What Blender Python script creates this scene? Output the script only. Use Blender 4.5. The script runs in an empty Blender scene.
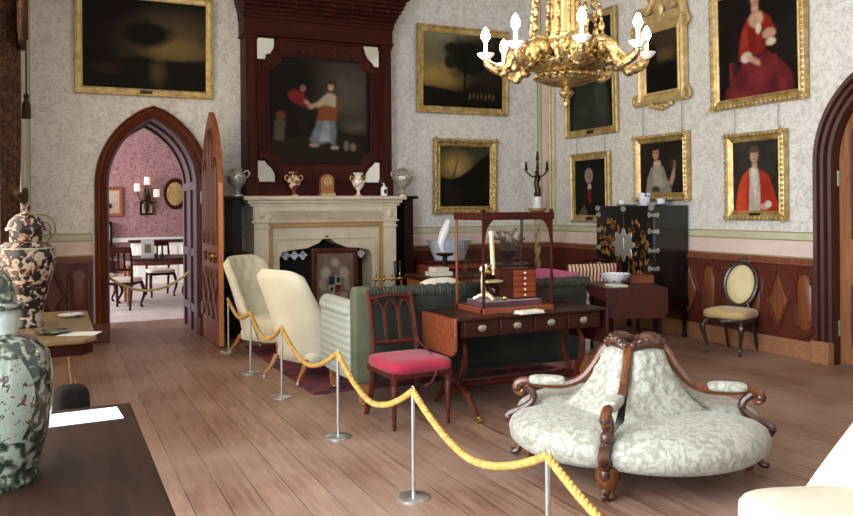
import bpy, bmesh, math, random
import numpy as np
from mathutils import Vector, Matrix, Quaternion
PI = math.pi
random.seed(4); RNG = np.random.RandomState(7)
SC = bpy.context.scene
COL = SC.collection

# ------------------------------------------------------------------ materials
def lin(c):
    if isinstance(c, str):
        c = c.lstrip('#'); c = [int(c[i:i+2], 16)/255 for i in (0, 2, 4)]
    return tuple((v/12.92 if v <= .04045 else ((v+.055)/1.055)**2.4) for v in c)

def mat(name, c1, c2=None, rough=.5, metal=0., scale=6., stretch=(1, 1, 1), detail=5, dist=0., lo=.35, hi=.65,
        bump=0., bscale=None, coat=0., emit=None, estr=0., spec=None, sheen=0., tex='noise', c3=None):
    m = bpy.data.materials.new(name); m.use_nodes = True
    nt = m.node_tree; N = nt.nodes; L = nt.links
    b = N['Principled BSDF']
    b.inputs['Roughness'].default_value = rough; b.inputs['Metallic'].default_value = metal
    b.inputs['Base Color'].default_value = (*lin(c1), 1)
    if coat: b.inputs['Coat Weight'].default_value = coat; b.inputs['Coat Roughness'].default_value = .12
    if sheen: b.inputs['Sheen Weight'].default_value = sheen
    if spec is not None: b.inputs['Specular IOR Level'].default_value = spec
    if emit: b.inputs['Emission Color'].default_value = (*lin(emit), 1); b.inputs['Emission Strength'].default_value = estr
    if c2 or bump:
        tc = N.new('ShaderNodeTexCoord'); mp = N.new('ShaderNodeMapping'); mp.inputs['Scale'].default_value = stretch
        L.new(tc.outputs['Object'], mp.inputs[0])
        if tex == 'voronoi':
            t = N.new('ShaderNodeTexVoronoi'); t.inputs['Scale'].default_value = scale; out = t.outputs['Distance']
        elif tex == 'cells':
            t = N.new('ShaderNodeTexVoronoi'); t.inputs['Scale'].default_value = scale; out = t.outputs['Color']
        elif tex == 'wavez':
            t = N.new('ShaderNodeTexWave'); t.bands_direction = 'Z'; t.inputs['Scale'].default_value = scale; t.inputs['Distortion'].default_value = dist; out = t.outputs['Fac']
        elif tex == 'wave':
            t = N.new('ShaderNodeTexWave'); t.inputs['Scale'].default_value = scale; t.inputs['Distortion'].default_value = dist; out = t.outputs['Fac']
        else:
            t = N.new('ShaderNodeTexNoise'); t.inputs['Scale'].default_value = scale; t.inputs['Detail'].default_value = detail
            t.inputs['Distortion'].default_value = dist; out = t.outputs['Fac']
        L.new(mp.outputs[0], t.inputs['Vector'])
        if c2:
            r = N.new('ShaderNodeValToRGB'); r.color_ramp.elements[0].position = lo; r.color_ramp.elements[1].position = hi
            r.color_ramp.elements[0].color = (*lin(c1), 1); r.color_ramp.elements[1].color = (*lin(c2), 1)
            if c3:
                e = r.color_ramp.elements.new((lo+hi)/2); e.color = (*lin(c3), 1)
            L.new(out, r.inputs[0]); L.new(r.outputs[0], b.inputs['Base Color'])
        if bump:
            src = out
            if bscale:
                t2 = N.new('ShaderNodeTexNoise'); t2.inputs['Scale'].default_value = bscale; t2.inputs['Detail'].default_value = 3
                L.new(mp.outputs[0], t2.inputs['Vector']); src = t2.outputs['Fac']
            bp = N.new('ShaderNodeBump'); bp.inputs['Strength'].default_value = bump; bp.inputs['Distance'].default_value = .02
            L.new(src, bp.inputs['Height']); L.new(bp.outputs[0], b.inputs['Normal'])
    return m

def wood(name, c1, c2, rough=.35, scale=5, axis='x', coat=.12, bump=.03, spec=.3):
    st = {'x': (.6, 6, 6), 'y': (6, .6, 6), 'z': (6, 6, .6)}[axis]
    return mat(name, c1, c2, rough=rough, scale=scale, stretch=st, detail=6, dist=.8, lo=.3, hi=.7, bump=bump, coat=coat, spec=spec)

def wallpaper(name, base, fig, fig2, sc=5.2):
    m = bpy.data.materials.new(name); m.use_nodes = True
    nt = m.node_tree; N = nt.nodes; L = nt.links; b = N['Principled BSDF']; b.inputs['Roughness'].default_value = .62
    tc = N.new('ShaderNodeTexCoord')
    n1 = N.new('ShaderNodeTexNoise'); n1.inputs['Scale'].default_value = sc; n1.inputs['Detail'].default_value = 4; n1.inputs['Distortion'].default_value = 2.2
    n2 = N.new('ShaderNodeTexNoise'); n2.inputs['Scale'].default_value = sc*2.2; n2.inputs['Detail'].default_value = 3; n2.inputs['Distortion'].default_value = 1.2
    for n in (n1, n2): L.new(tc.outputs['Object'], n.inputs['Vector'])
    r = N.new('ShaderNodeValToRGB'); e = r.color_ramp.elements
    e[0].position = .40; e[0].color = (*lin(fig), 1); e[1].position = .47; e[1].color = (*lin(base), 1)
    q = e.new(.56); q.color = (*lin(base), 1); q = e.new(.585); q.color = (*lin(fig2), 1); q = e.new(.62); q.color = (*lin(base), 1)
    L.new(n1.outputs['Fac'], r.inputs[0])
    r2 = N.new('ShaderNodeValToRGB'); e = r2.color_ramp.elements
    e[0].position = .44; e[0].color = (*lin(fig2), 1); e[1].position = .5; e[1].color = (1, 1, 1, 1)
    L.new(n2.outputs['Fac'], r2.inputs[0])
    mx = N.new('ShaderNodeMix'); mx.data_type = 'RGBA'; mx.blend_type = 'MULTIPLY'; mx.inputs[0].default_value = .22
    L.new(r.outputs[0], mx.inputs[6]); L.new(r2.outputs[0], mx.inputs[7]); L.new(mx.outputs[2], b.inputs['Base Color'])
    return m

def floor_mat():
    m = bpy.data.materials.new('oak_boards'); m.use_nodes = True
    nt = m.node_tree; N = nt.nodes; L = nt.links; b = N['Principled BSDF']
    tc = N.new('ShaderNodeTexCoord'); mp = N.new('ShaderNodeMapping'); mp.inputs['Rotation'].default_value = (0, 0, PI/2)
    mp.inputs['Location'].default_value = (0, .055, 0)
    L.new(tc.outputs['Object'], mp.inputs[0])
    br = N.new('ShaderNodeTexBrick'); br.offset = .37; br.inputs['Scale'].default_value = 1
    br.inputs['Brick Width'].default_value = 6.3; br.inputs['Row Height'].default_value = .177
    br.inputs['Mortar Size'].default_value = .0035; br.inputs['Mortar Smooth'].default_value = .2
    br.inputs['Color1'].default_value = (*lin('#a98670'), 1); br.inputs['Color2'].default_value = (*lin('#936e59'), 1)
    br.inputs['Mortar'].default_value = (*lin('#4a3024'), 1)
    L.new(mp.outputs[0], br.inputs['Vector'])
    mp2 = N.new('ShaderNodeMapping'); mp2.inputs['Scale'].default_value = (14, .9, 1); L.new(tc.outputs['Object'], mp2.inputs[0])
    n = N.new('ShaderNodeTexNoise'); n.inputs['Scale'].default_value = 2.2; n.inputs['Detail'].default_value = 8; n.inputs['Roughness'].default_value = .65
    L.new(mp2.outputs[0], n.inputs['Vector'])
    r = N.new('ShaderNodeValToRGB'); e = r.color_ramp.elements
    e[0].position = .28; e[0].color = (*lin('#7a5544'), 1); e[1].position = .72; e[1].color = (*lin('#ffffff'), 1)
    L.new(n.outputs['Fac'], r.inputs[0])
    mx = N.new('ShaderNodeMix'); mx.data_type = 'RGBA'; mx.blend_type = 'MULTIPLY'; mx.inputs[0].default_value = .75
    L.new(br.outputs['Color'], mx.inputs[6]); L.new(r.outputs[0], mx.inputs[7])
    # grey-pink patches: worn boards, plus the pale floor sheen painted into the colour
    n3 = N.new('ShaderNodeTexNoise'); n3.inputs['Scale'].default_value = 1.1; n3.inputs['Detail'].default_value = 5; L.new(tc.outputs['Object'], n3.inputs['Vector'])
    r3 = N.new('ShaderNodeValToRGB'); r3.color_ramp.elements[0].position = .42; r3.color_ramp.elements[1].position = .68
    r3.color_ramp.elements[0].color = (0, 0, 0, 1); r3.color_ramp.elements[1].color = (.45, .45, .45, 1)
    L.new(n3.outputs['Fac'], r3.inputs[0])
    mx2 = N.new('ShaderNodeMix'); mx2.data_type = 'RGBA'; L.new(r3.outputs[0], mx2.inputs[0])
    L.new(mx.outputs[2], mx2.inputs[6]); mx2.inputs[7].default_value = (*lin('#b39a8a'), 1)
    L.new(mx2.outputs[2], b.inputs['Base Color'])
    rr = N.new('ShaderNodeMapRange'); rr.inputs[3].default_value = .3; rr.inputs[4].default_value = .5
    L.new(n.outputs['Fac'], rr.inputs[0]); L.new(rr.outputs[0], b.inputs['Roughness'])
    bp = N.new('ShaderNodeBump'); bp.inputs['Strength'].default_value = .25; bp.inputs['Distance'].default_value = .01
    L.new(br.outputs['Fac'], bp.inputs['Height']); bp.invert = True; L.new(bp.outputs[0], b.inputs['Normal'])
    return m

def glass_mat(name, tint='#ffffff', rough=0.):
    m = bpy.data.materials.new(name); m.use_nodes = True
    nt = m.node_tree; N = nt.nodes; L = nt.links
    N.remove(N['Principled BSDF'])
    tr = N.new('ShaderNodeBsdfTransparent'); tr.inputs[0].default_value = (*lin(tint), 1)
    gl = N.new('ShaderNodeBsdfGlossy'); gl.inputs['Roughness'].default_value = .02
    fr = N.new('ShaderNodeFresnel'); ge = N.new('ShaderNodeNewGeometry'); mr = N.new('ShaderNodeMapRange')
    mr.inputs[3].default_value = 1.45; mr.inputs[4].default_value = 1/1.45; L.new(ge.outputs['Backfacing'], mr.inputs[0]); L.new(mr.outputs[0], fr.inputs[0])
    mx = N.new('ShaderNodeMixShader')
    L.new(fr.outputs[0], mx.inputs[0]); L.new(tr.outputs[0], mx.inputs[1]); L.new(gl.outputs[0], mx.inputs[2])
    L.new(mx.outputs[0], N['Material Output'].inputs[0])
    return m

def paint_mat():
    m = bpy.data.materials.new('oil_on_canvas'); m.use_nodes = True
    nt = m.node_tree; b = nt.nodes['Principled BSDF']; b.inputs['Roughness'].default_value = .55; b.inputs['Specular IOR Level'].default_value = .1
    a = nt.nodes.new('ShaderNodeAttribute'); a.attribute_name = 'Paint'
    nt.links.new(a.outputs['Color'], b.inputs['Base Color'])
    return m

M = dict(
 paper=wallpaper('damask_paper', '#dfdbd5', '#d0cac3', '#bfb8b0'),
 pinkpaper=wallpaper('pink_paper', '#a27878', '#82565a', '#b99896', 13),
 floor=floor_mat(),
 carpet=mat('pale_carpet', '#c9bcb8', '#b3a39f', rough=.9, scale=5),
 ceil=mat('ceiling_white', '#e8e2d6', rough=.8),
 mahog=wood('mahogany', '#3c150c', '#582012', axis='x', coat=0, spec=.2),
 mahogz=wood('mahogany_upright', '#37140c', '#532013', axis='z', coat=0, spec=.25),
 mahogd=wood('dark_mahogany', '#2b0e08', '#44170c', axis='x', coat=0, rough=.5, spec=.12),
 mahogdz=wood('dark_mahogany_upright', '#2b0e08', '#46180d', axis='z', coat=0, rough=.5, spec=.12),
 ebony=wood('black_brown_wood', '#170b07', '#26120b', axis='z', spec=.12, coat=0),
 arch=wood('arch_wood', '#4c2214', '#6c341f', axis='z', rough=.4),
 leaf=wood('door_leaf_wood', '#6f3a26', '#94563a', axis='z', rough=.4),
 leafd=wood('door_carving_wood', '#4d2418', '#6a3826', axis='z', rough=.4),
 leaflit=wood('lit_edge_wood', '#a8693c', '#c08550', axis='z', rough=.5),  # leaf wood in a brighter orange, painting the light on its outer edge
 oakdoor=wood('right_door_wood', '#7a4a2e', '#9c6a45', axis='z', rough=.4),
 oakdark=wood('right_door_moulding', '#4f2a1a', '#6f4028', axis='z', rough=.4),
 veneer=wood('wainscot_veneer', '#643820', '#82492b', axis='z', rough=.35),
 wains=wood('wainscot_wood', '#4a2018', '#643021', axis='x', rough=.4),
 rail=wood('rail_wood', '#6a3a28', '#85503a', axis='x', rough=.4),
 base=wood('baseboard_wood', '#8a5c40', '#a57655', axis='x', rough=.5),
 satin=wood('satinwood', '#8a5630', '#a86f42', axis='x', rough=.3),
 walnut=wood('walnut_table', '#260f0a', '#3a170e', axis='x', rough=.28, coat=0, spec=.3),
 redwood=wood('red_mahogany', '#66301c', '#834428', axis='x', rough=.25, coat=.4),
 carved=mat('carved_walnut', '#2e150e', '#5a2e1c', rough=.3, scale=22, bump=.5, coat=.3),
 chairwood=mat('carved_dark_chair', '#20110d', '#3b2119', rough=.3, scale=30, bump=.3, coat=.3),
 gilt=mat('gilt', '#a98a50', '#cdb57e', rough=.42, metal=.6, scale=14),
 giltc=mat('carved_gilt', '#7d6030', '#d2b67c', rough=.42, metal=.6, scale=34, bump=.9, lo=.3, hi=.6),
 giltp=mat('pale_gilt', '#c2a468', '#dcc48e', rough=.45, metal=.5, scale=12),
 giltch=mat('chandelier_gilt', '#3c2610', '#c8a970', rough=.28, metal=.85, scale=34, bump=.7, lo=.3, hi=.6),
 pbrass=mat('pale_brass', '#e4d4a4', '#f0e6c4', rough=.35, metal=.6, scale=10),
 convwood=wood('conversation_wood', '#4d2816', '#73401f', axis='z', rough=.3, coat=.4),
 wainsl=wood('wainscot_panel', '#52241a', '#6c3524', axis='z', rough=.4),
 brass=mat('brass', '#b8924a', '#d9b96c', rough=.25, metal=1, scale=10),
 steel=mat('brushed_steel', '#b9b9b6', '#d0d0cc', rough=.3, metal=.9, scale=20),
 iron=mat('black_iron', '#0d0c0c', '#1d1a19', rough=.45, scale=18),
 marble=mat('cream_marble', '#cfc4ae', '#bdb098', rough=.35, scale=3, dist=1.5, lo=.4, hi=.7),
 slip=wood('gilded_slip', '#97794e', '#b3955f', axis='x', rough=.4),
 soot=mat('soot', '#0a0807', '#15100e', rough=.8, scale=9),
 mirror=mat('mirror_plate', '#c8c4ba', rough=.04, metal=1.),
 cream=mat('cream_fabric', '#d4ccb4', '#c7bea4', rough=.85, scale=3, bump=.05, bscale=60, sheen=.2),
 creamw=mat('cream_calico', '#d3c9b4', '#c6bca6', rough=.85, scale=3, bump=.1, bscale=9),
 tan=mat('tan_silk', '#c0a468', '#ab8f56', rough=.6, scale=6, sheen=.3),
 creamoval=mat('cream_silk', '#d9caa0', '#ccba8c', rough=.6, scale=6),
 velvet=mat('crimson_velvet', '#a81238', '#860c2a', rough=.8, scale=5, sheen=.15),
 sofab=mat('green_plush', '#24251a', '#1a1a12', rough=.9, scale=4),
 sofal=mat('pale_green_stripe', '#a0a498', '#8f948a', rough=.85, scale=5.5, tex='wavez', dist=1., lo=.35, hi=.65),
 sofae=mat('olive_slip', '#4e4f39', '#5e5f46', rough=.85, scale=6, bump=.1, bscale=14),
 ruche=mat('ruched_green', '#3a4133', '#22271d', rough=.85, scale=14, stretch=(1, .3, .3), tex='wave', dist=3, bump=.4),
 damask=mat('silver_damask', '#b3b0a1', '#918c7a', rough=.6, scale=17, detail=5, dist=1.8, lo=.42, hi=.6, bump=.25, sheen=.2),
 rope=mat('gold_rope', '#c59c50', '#a07a36', rough=.75, scale=30, bump=.2),
 ropew=mat('pale_rope', '#e6d6a4', '#d4c088', rough=.8, scale=30),
 rug=mat('persian_rug', '#5b1f2c', '#2f2436', rough=.95, scale=9, tex='cells', c3='#7c3038', lo=.2, hi=.8),
 lacquer=mat('black_lacquer', '#0b0a0a', '#141211', rough=.28, scale=6, coat=.3),
 gold_lac=mat('gold_lacquer', '#b0773a', '#4a2a16', rough=.35, metal=.3, scale=16, dist=1.5, lo=.45, hi=.6),
 pewter=mat('engraved_metal', '#a9aaa0', '#c7c8bd', rough=.35, metal=.7, scale=40),
 ivory=mat('ivory', '#e6dcc0', rough=.4),
 white=mat('white_paper', '#cfcfd2', rough=.8),
 page=mat('book_page', '#ded8c6', '#cfc8b4', rough=.85, scale=20),
 china=mat('white_china', '#e4e4e8', rough=.15, coat=.4),
 bluechina=mat('blue_white_china', '#e2e3ea', '#48598f', rough=.15, scale=24, dist=1.5, lo=.56, hi=.62, coat=.4),
 imari=mat('imari_porcelain', '#10121a', '#a8a196', rough=.2, scale=17, dist=1.0, lo=.49, hi=.56, coat=.3, c3='#8a4c38'),
 verte=mat('famille_verte', '#1d2a24', '#7d8276', rough=.12, scale=30, dist=.5, lo=.44, hi=.6, coat=.5, c3='#4a4a3c'),
 vertep=mat('porcelain_panel', '#7b7e72', '#4a2f28', rough=.12, scale=34, dist=1.5, lo=.52, hi=.6, coat=.6, c3='#7f9a86'),
 porc=mat('pale_porcelain', '#9ca298', '#b5b9ae', rough=.12, scale=20, coat=.5),
 silver=mat('silver_urn', '#8a857a', '#c3beb2', rough=.3, metal=.3, scale=24),
 redporc=mat('red_porcelain', '#7d2c22', '#e4d9c4', rough=.15, scale=15, lo=.5, hi=.54, coat=.5),
 whiteporc=mat('painted_porcelain', '#e7e1d6', '#a3503e', rough=.15, scale=15, lo=.58, hi=.62, coat=.5),
 bulb=mat('lit_bulb', '#fff4d8', rough=.3, emit='#ffe9bd', estr=85),
 candle=mat('candle_tube', '#f0e6cf', rough=.5, emit='#ffdf9e', estr=.5),
 shade=mat('candle_shade', '#f0d8c8', rough=.6, emit='#ffd9b8', estr=.5),
 drip=mat('glass_pan', '#e8e6df', rough=.1),
 pinkband=mat('pink_border', '#dcc6bc', '#d3bbb0', rough=.7, scale=8),
 greenband=mat('green_border', '#c3c0a2', '#b6b393', rough=.7, scale=8),
 goldline=mat('gold_border_line', '#8f8250', '#a39560', rough=.6, scale=8),
 plaster=mat('reveal_paint', '#ece8de', rough=.6),
 curtain=mat('brown_brocade', '#3d2212', '#684228', rough=.8, scale=12, dist=1.5, lo=.45, hi=.6),
 curtrim=mat('curtain_fringe', '#2c1a10', '#4a3018', rough=.9, scale=40, bump=.6),
 blackcloth=mat('black_cloth', '#0c0b0d', '#191719', rough=.9, scale=20, bump=.4),
 neardk=wood('near_table_wood', '#1d110b', '#2d1b12', axis='y', rough=.45, coat=0, spec=.12),
 olivetop=wood('console_top_wood', '#7a6446', '#8d7553', axis='y', rough=.3, coat=.3),
 bronze=mat('dark_bronze', '#1f1a12', '#4a3c20', rough=.35, metal=.7, scale=20),
 twig=mat('dried_flower', '#2e2a1e', '#6a5f46', rough=.9, scale=30),
 knobmetal=mat('knob_metal', '#8d8772', '#aaa48e', rough=.35, metal=.7, scale=40),
 pink=mat('pink_satin', '#c75f86', '#b04f76', rough=.6, scale=4, sheen=.4),
 stripe=mat('striped_silk', '#8c2a2c', '#e0d3b4', rough=.7, scale=7, stretch=(1, 0, 0), tex='wave', lo=.45, hi=.55),
 plum=mat('plum_velvet', '#431522', '#54202c', rough=.8, scale=8, sheen=.3),
 drawer=wood('drawer_veneer', '#7a2f1a', '#944327', axis='x', rough=.25, coat=.4),
 bluewhite=mat('washed_blue', '#cfd6e2', '#aeb9cc', rough=.3, scale=5),
 rust=wood('copper_wood', '#7d3d22', '#9c5430', axis='x', rough=.35),
 glass=glass_mat('clear_glass'),
 winglass=glass_mat('window_glass', '#f4f8fa'),
 paint=paint_mat(),
 cordred=mat('crimson_cord', '#5d1220', rough=.8),
 wire=mat('picture_cord', '#8d8a84', rough=.6),
)

# ------------------------------------------------------------------ mesh helper
class MB:
    def __init__(s): s.bm = bmesh.new()
    def _grid(s, rows, cu=False, cv=False):
        n = len(rows); m = len(rows[0]); f = s.bm.faces
        for i in range(n if cu else n-1):
            for j in range(m if cv else m-1):
                a, b, c, d = rows[i][j], rows[i][(j+1) % m], rows[(i+1) % n][(j+1) % m], rows[(i+1) % n][j]
                vs = []
                for v in (a, b, c, d):
                    if v not in vs: vs.append(v)
                if len(vs) > 2:
                    try: f.new(vs)
                    except ValueError: pass
        return s
    def V(s, p): return s.bm.verts.new(p)
    def box(s, c, sz, rz=0, M4=None):
        q = Matrix.Rotation(rz, 3, 'Z'); vs = []
        for x in (-.5, .5):
            for y in (-.5, .5):
                for z in (-.5, .5):
                    p = q @ Vector((x*sz[0], y*sz[1], z*sz[2])) + Vector(c)
                    vs.append(s.V(M4 @ p if M4 else p))
        for a in ((0, 1, 3, 2), (4, 6, 7, 5), (0, 4, 5, 1), (2, 3, 7, 6), (0, 2, 6, 4), (1, 5, 7, 3)):
            s.bm.faces.new([vs[i] for i in a])
        return s
    def bb(s, x0, x1, y0, y1, z0, z1): return s.box(((x0+x1)/2, (y0+y1)/2, (z0+z1)/2), (abs(x1-x0), abs(y1-y0), abs(z1-z0)))
    def lathe(s, prof, c=(0, 0, 0), n=20, sx=1, sy=1, rz=0, flute=0, nf=0):
        rows = []
        for r, z in prof:
            if r < 1e-5: v = s.V((c[0], c[1], c[2]+z)); rows.append([v]*n)
            else:
                row = []
                for k in range(n):
                    a = rz+2*PI*k/n; q = r*(1+flute*math.cos(nf*a))
                    row.append(s.V((c[0]+q*sx*math.cos(a), c[1]+q*sy*math.sin(a), c[2]+z)))
                rows.append(row)
        s._grid(rows, cv=True)
        for r, rev in ((rows[0], True), (rows[-1], False)):
            if r[0] is not r[1]:
                try: s.bm.faces.new(r[::-1] if rev else r)
                except ValueError: pass
        return s
    def tube(s, pts, r, n=8, closed=False, flat=1., cap=True):
        pts = [Vector(p) for p in pts]; k = len(pts)
        rs = r if isinstance(r, (list, tuple)) else [r]*k
        T = []
        for i in range(k):
            a = pts[(i-1) % k] if (closed or i) else pts[i]; b = pts[(i+1) % k] if (closed or i < k-1) else pts[i]
            t = (b-a); T.append(t.normalized() if t.length > 1e-9 else Vector((0, 0, 1)))
        up = Vector((0, 0, 1)) if abs(T[0].z) < .9 else Vector((1, 0, 0))
        nv = (up - T[0]*up.dot(T[0])).normalized(); rows = []
        for i in range(k):
            if i: nv = (T[i-1].rotation_difference(T[i])) @ nv
            bv = T[i].cross(nv)
            rows.append([s.V(pts[i] + (nv*math.cos(2*PI*j/n)*flat + bv*math.sin(2*PI*j/n))*rs[i]) for j in range(n)])
        s._grid(rows, cu=closed, cv=True)
        if cap and not closed:
            s.bm.faces.new(rows[0][::-1]); s.bm.faces.new(rows[-1])
        return s
    def cyl(s, a, b, r0, r1=None, n=12): return s.tube([a, b], [r0, r0 if r1 is None else r1], n)
    def prism(s, poly, y0, y1, taper=0.):      # outline in xz, from y0 (back) to y1 (front); front may shrink
        cx = sum(p[0] for p in poly)/len(poly); cz = sum(p[1] for p in poly)/len(poly)
        A = [s.V((x, y0, z)) for x, z in poly]
        B = [s.V((cx+(x-cx)*(1-taper), y1, cz+(z-cz)*(1-taper))) for x, z in poly]
        s._grid([A, B], cv=True); s.bm.faces.new(A[::-1]); s.bm.faces.new(B)
        return s
    def slab(s, poly, z0, z1):                 # outline in xy
        A = [s.V((x, y, z0)) for x, y in poly]; B = [s.V((x, y, z1)) for x, y in poly]
        s._grid([A, B], cv=True); s.bm.faces.new(A[::-1]); s.bm.faces.new(B)
        return s
    def sup(s, c, sz, e1=.5, e2=.5, nu=14, nv=28, rz=0):   # superellipsoid cushion
        pw = lambda v, e: math.copysign(abs(v)**e, v); rows = []; q = Matrix.Rotation(rz, 3, 'Z')
        for i in range(nu+1):
            u = -PI/2+PI*i/nu; row = []
            for j in range(nv):
                w = 2*PI*j/nv
                p = Vector((sz[0]/2*pw(math.cos(u), e1)*pw(math.cos(w), e2), sz[1]/2*pw(math.cos(u), e1)*pw(math.sin(w), e2), sz[2]/2*pw(math.sin(u), e1)))
                row.append(q @ p + Vector(c))
            if i in (0, nu):
                v = s.V((c[0], c[1], c[2]+(-1 if i == 0 else 1)*sz[2]/2)); rows.append([v]*nv)
            else: rows.append([s.V(p) for p in row])
        return s._grid(rows, cv=True)
    def ell(s, c, r, n=12): return s.sup(c, (2*r[0], 2*r[1], 2*r[2]), 1, 1, max(6, n//2), n)
    def shell(s, fn, th, nu=16, nv=16, tuft=None):         # padded shell around surface fn(s in -1..1, t in 0..1)
        e = 1e-3; O = []; I = []
        for i in range(nv+1):
            t = i/nv; ro = []; ri = []
            for j in range(nu+1):
                q = -1+2*j/nu; p = Vector(fn(q, t))
                du = Vector(fn(q+e, t))-Vector(fn(q-e, t)); dv = Vector(fn(q, t+e))-Vector(fn(q, t-e))
                nn = du.cross(dv)
                nn = nn.normalized() if nn.length > 1e-12 else Vector((0, -1, 0))
                edge = min(1, max(abs(q)**7, abs(2*t-1)**9)); k = math.sqrt(max(0, 1-edge))
                d = tuft(q, t) if tuft else 0
                ro.append((p+nn*(th/2*k-d*k))); ri.append((p-nn*th/2*k))
            O.append(ro); I.append(ri)
        VO = [[s.V(p) for p in r] for r in O]
        VI = [[(VO[i][j] if (i in (0, nv) or j in (0, nu)) else s.V(I[i][j])) for j in range(nu+1)] for i in range(nv+1)]
        s._grid(VO); s._grid([r[::-1] for r in VI])
        return s
    def loopsweep(s, outline, prof):  # outline list of (x,z,nx,nz) with inward dir; prof list of (inset, -y)
        rows = [[s.V((x+nx*o, -d, z+nz*o)) for x, z, nx, nz in outline] for o, d in prof]
        return s._grid(rows, cv=True)
    def xf(s, M4): bmesh.ops.transform(s.bm, matrix=M4, verts=s.bm.verts); return s
    def build(s, name, m, parent=None, loc=None, rz=0, bev=0., smooth=True, ang=38, sub=0):
        bm = s.bm; bmesh.ops.recalc_face_normals(bm, faces=bm.faces)
        me = bpy.data.meshes.new(name); bm.to_mesh(me); bm.free()
        if smooth:
            me.polygons.foreach_set('use_smooth', [True]*len(me.polygons))
            try: me.set_sharp_from_angle(angle=math.radians(ang))
            except Exception: pass
        me.materials.append(m if not isinstance(m, str) else M[m])
        o = bpy.data.objects.new(name, me); COL.objects.link(o)
        if parent: o.parent = parent
        if loc: o.location = loc
        if rz: o.rotation_euler.z = rz
        if bev:
            b = o.modifiers.new('bevel', 'BEVEL'); b.width = bev; b.segments = 2; b.limit_method = 'ANGLE'; b.angle_limit = math.radians(40); b.harden_normals = False
        if sub:
            b = o.modifiers.new('sub', 'SUBSURF'); b.levels = b.render_levels = sub
        return o

def tag(o, label, cat, group=None, kind=None):
    o['label'] = label; o['category'] = cat
    if group: o['group'] = group
    if kind: o['kind'] = kind
    return o
def thing(name, label, cat, loc=(0, 0, 0), rz=0, group=None):
    o = bpy.data.objects.new(name, None); COL.objects.link(o); o.location = loc; o.rotation_euler.z = rz
    o.empty_display_size = .1
    return tag(o, label, cat, group)
def struct(o): o['kind'] = 'structure'; return o
def copytree(o, parent=None):
    kids = [c for c in bpy.data.objects if c.parent is o]
    c = o.copy(); COL.objects.link(c)
    if parent: c.parent = parent
    for k in kids: copytree(k, c)
    return c
def sm(t): return t*t*(3-2*t)
def lerp(a, b, t): return a+(b-a)*t
def bez(pts, n=16):                        # Catmull-Rom through points
    P = [Vector(p) for p in pts]; P = [2*P[0]-P[1]]+P+[2*P[-1]-P[-2]]; out = []
    for i in range(1, len(P)-2):
        for k in range(n):
            t = k/n; a, b, c, d = P[i-1:i+3]
            out.append(.5*((2*b)+(c-a)*t+(2*a-5*b+4*c-d)*t*t+(3*b-a-3*c+d)*t**3))
    out.append(P[-2]); return out
def rads(vals, n): return [float(v) for v in np.interp(np.linspace(0, len(vals)-1, n), range(len(vals)), vals)]
def ctube(mb, pts, vals, n=8, seg=8, flat=1.):
    P = bez(pts, seg); return mb.tube(P, rads(vals, len(P)), n, flat=flat)

# ------------------------------------------------------------------ room shell
XL, XR, YB, YF, ZC = -.28, 6.80, 10.10, -3.6, 5.0
RW = Matrix.Translation((XR, 0, 0)) @ Matrix.Rotation(-PI/2, 4, 'Z')      # local x -> -Y, local -y -> -X
BW = Matrix.Translation((0, YB, 0))

def arch_pts(cx, w, zs, za, n=14):
    a = w/2; h = za-zs; c = (h*h-a*a)/(2*a); R = c+a; L = []
    t1 = math.atan2(h, -c) if True else 0
    for i in range(n+1):
        t = PI + (t1-PI)*i/n
        L.append((cx+c+R*math.cos(t), zs+R*math.sin(t)))
    return L + [(2*cx-x, z) for x, z in L[-2::-1]]

def arch_wall(name, xa, xb, cx, w, zs, za, depth, M4, m):
    mb = MB(); x0, x1 = cx-w/2, cx+w/2
    mb.bb(xa, x0, 0, depth, 0, ZC); mb.bb(x1, xb, 0, depth, 0, ZC)
    P = arch_pts(cx, w, zs, za)
    lo = [[mb.V((x, y, z)) for x, z in P] for y in (0, depth)]; hi = [[mb.V((x, y, ZC)) for x, z in P] for y in (0, depth)]
    mb._grid([lo[0], hi[0], hi[1], lo[1]], cu=True)
    return struct(mb.xf(M4).build(name, m, smooth=False))

def casing(name, cx, w, zs, za, prof, M4, m, z0=0):
    P = [(cx-w/2, z0)]+arch_pts(cx, w, zs, za, 18)+[(cx+w/2, z0)]; out = []
    for i, (x, z) in enumerate(P):
        a = P[max(0, i-1)]; b = P[min(len(P)-1, i+1)]; dx, dz = b[0]-a[0], b[1]-a[1]; l = math.hypot(dx, dz)
        out.append((x, z, -dz/l, dx/l))
    out[0] = (*P[0], -1, 0); out[-1] = (*P[-1], 1, 0)
    mb = MB(); mb.bm.verts.ensure_lookup_table()
    rows = [[mb.V((x+nx*o, -d, z+nz*o)) for x, z, nx, nz in out] for o, d in prof]
    mb._grid(rows)
    return mb.xf(M4).build(name, m, ang=30)

struct(MB().bb(-4, XR+.6, YF-.3, 11.7, -.12, 0).build('floor', 'floor', smooth=False))
struct(MB().bb(-4, 6.5, 11.7, 18.3, -.12, .004).build('floor_dining_room', 'carpet', smooth=False))
struct(MB().bb(-1.2, XR+.6, YF-.3, YB+1.2, ZC, ZC+.15).build('ceiling', 'ceil', smooth=False))
DCX, DW, DZS, DZA = 1.115, 1.06, 1.84, 2.66
arch_wall('wall_back', -1.2, XR+.6, DCX, DW, DZS, DZA, 1.15, BW, 'paper')
RCX, RWD, RZS, RZA = -4.775, 1.07, 1.95, 2.72
arch_wall('wall_right', -YB, -YF, RCX, RWD, RZS, RZA, .55, RW, 'paper')
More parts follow.
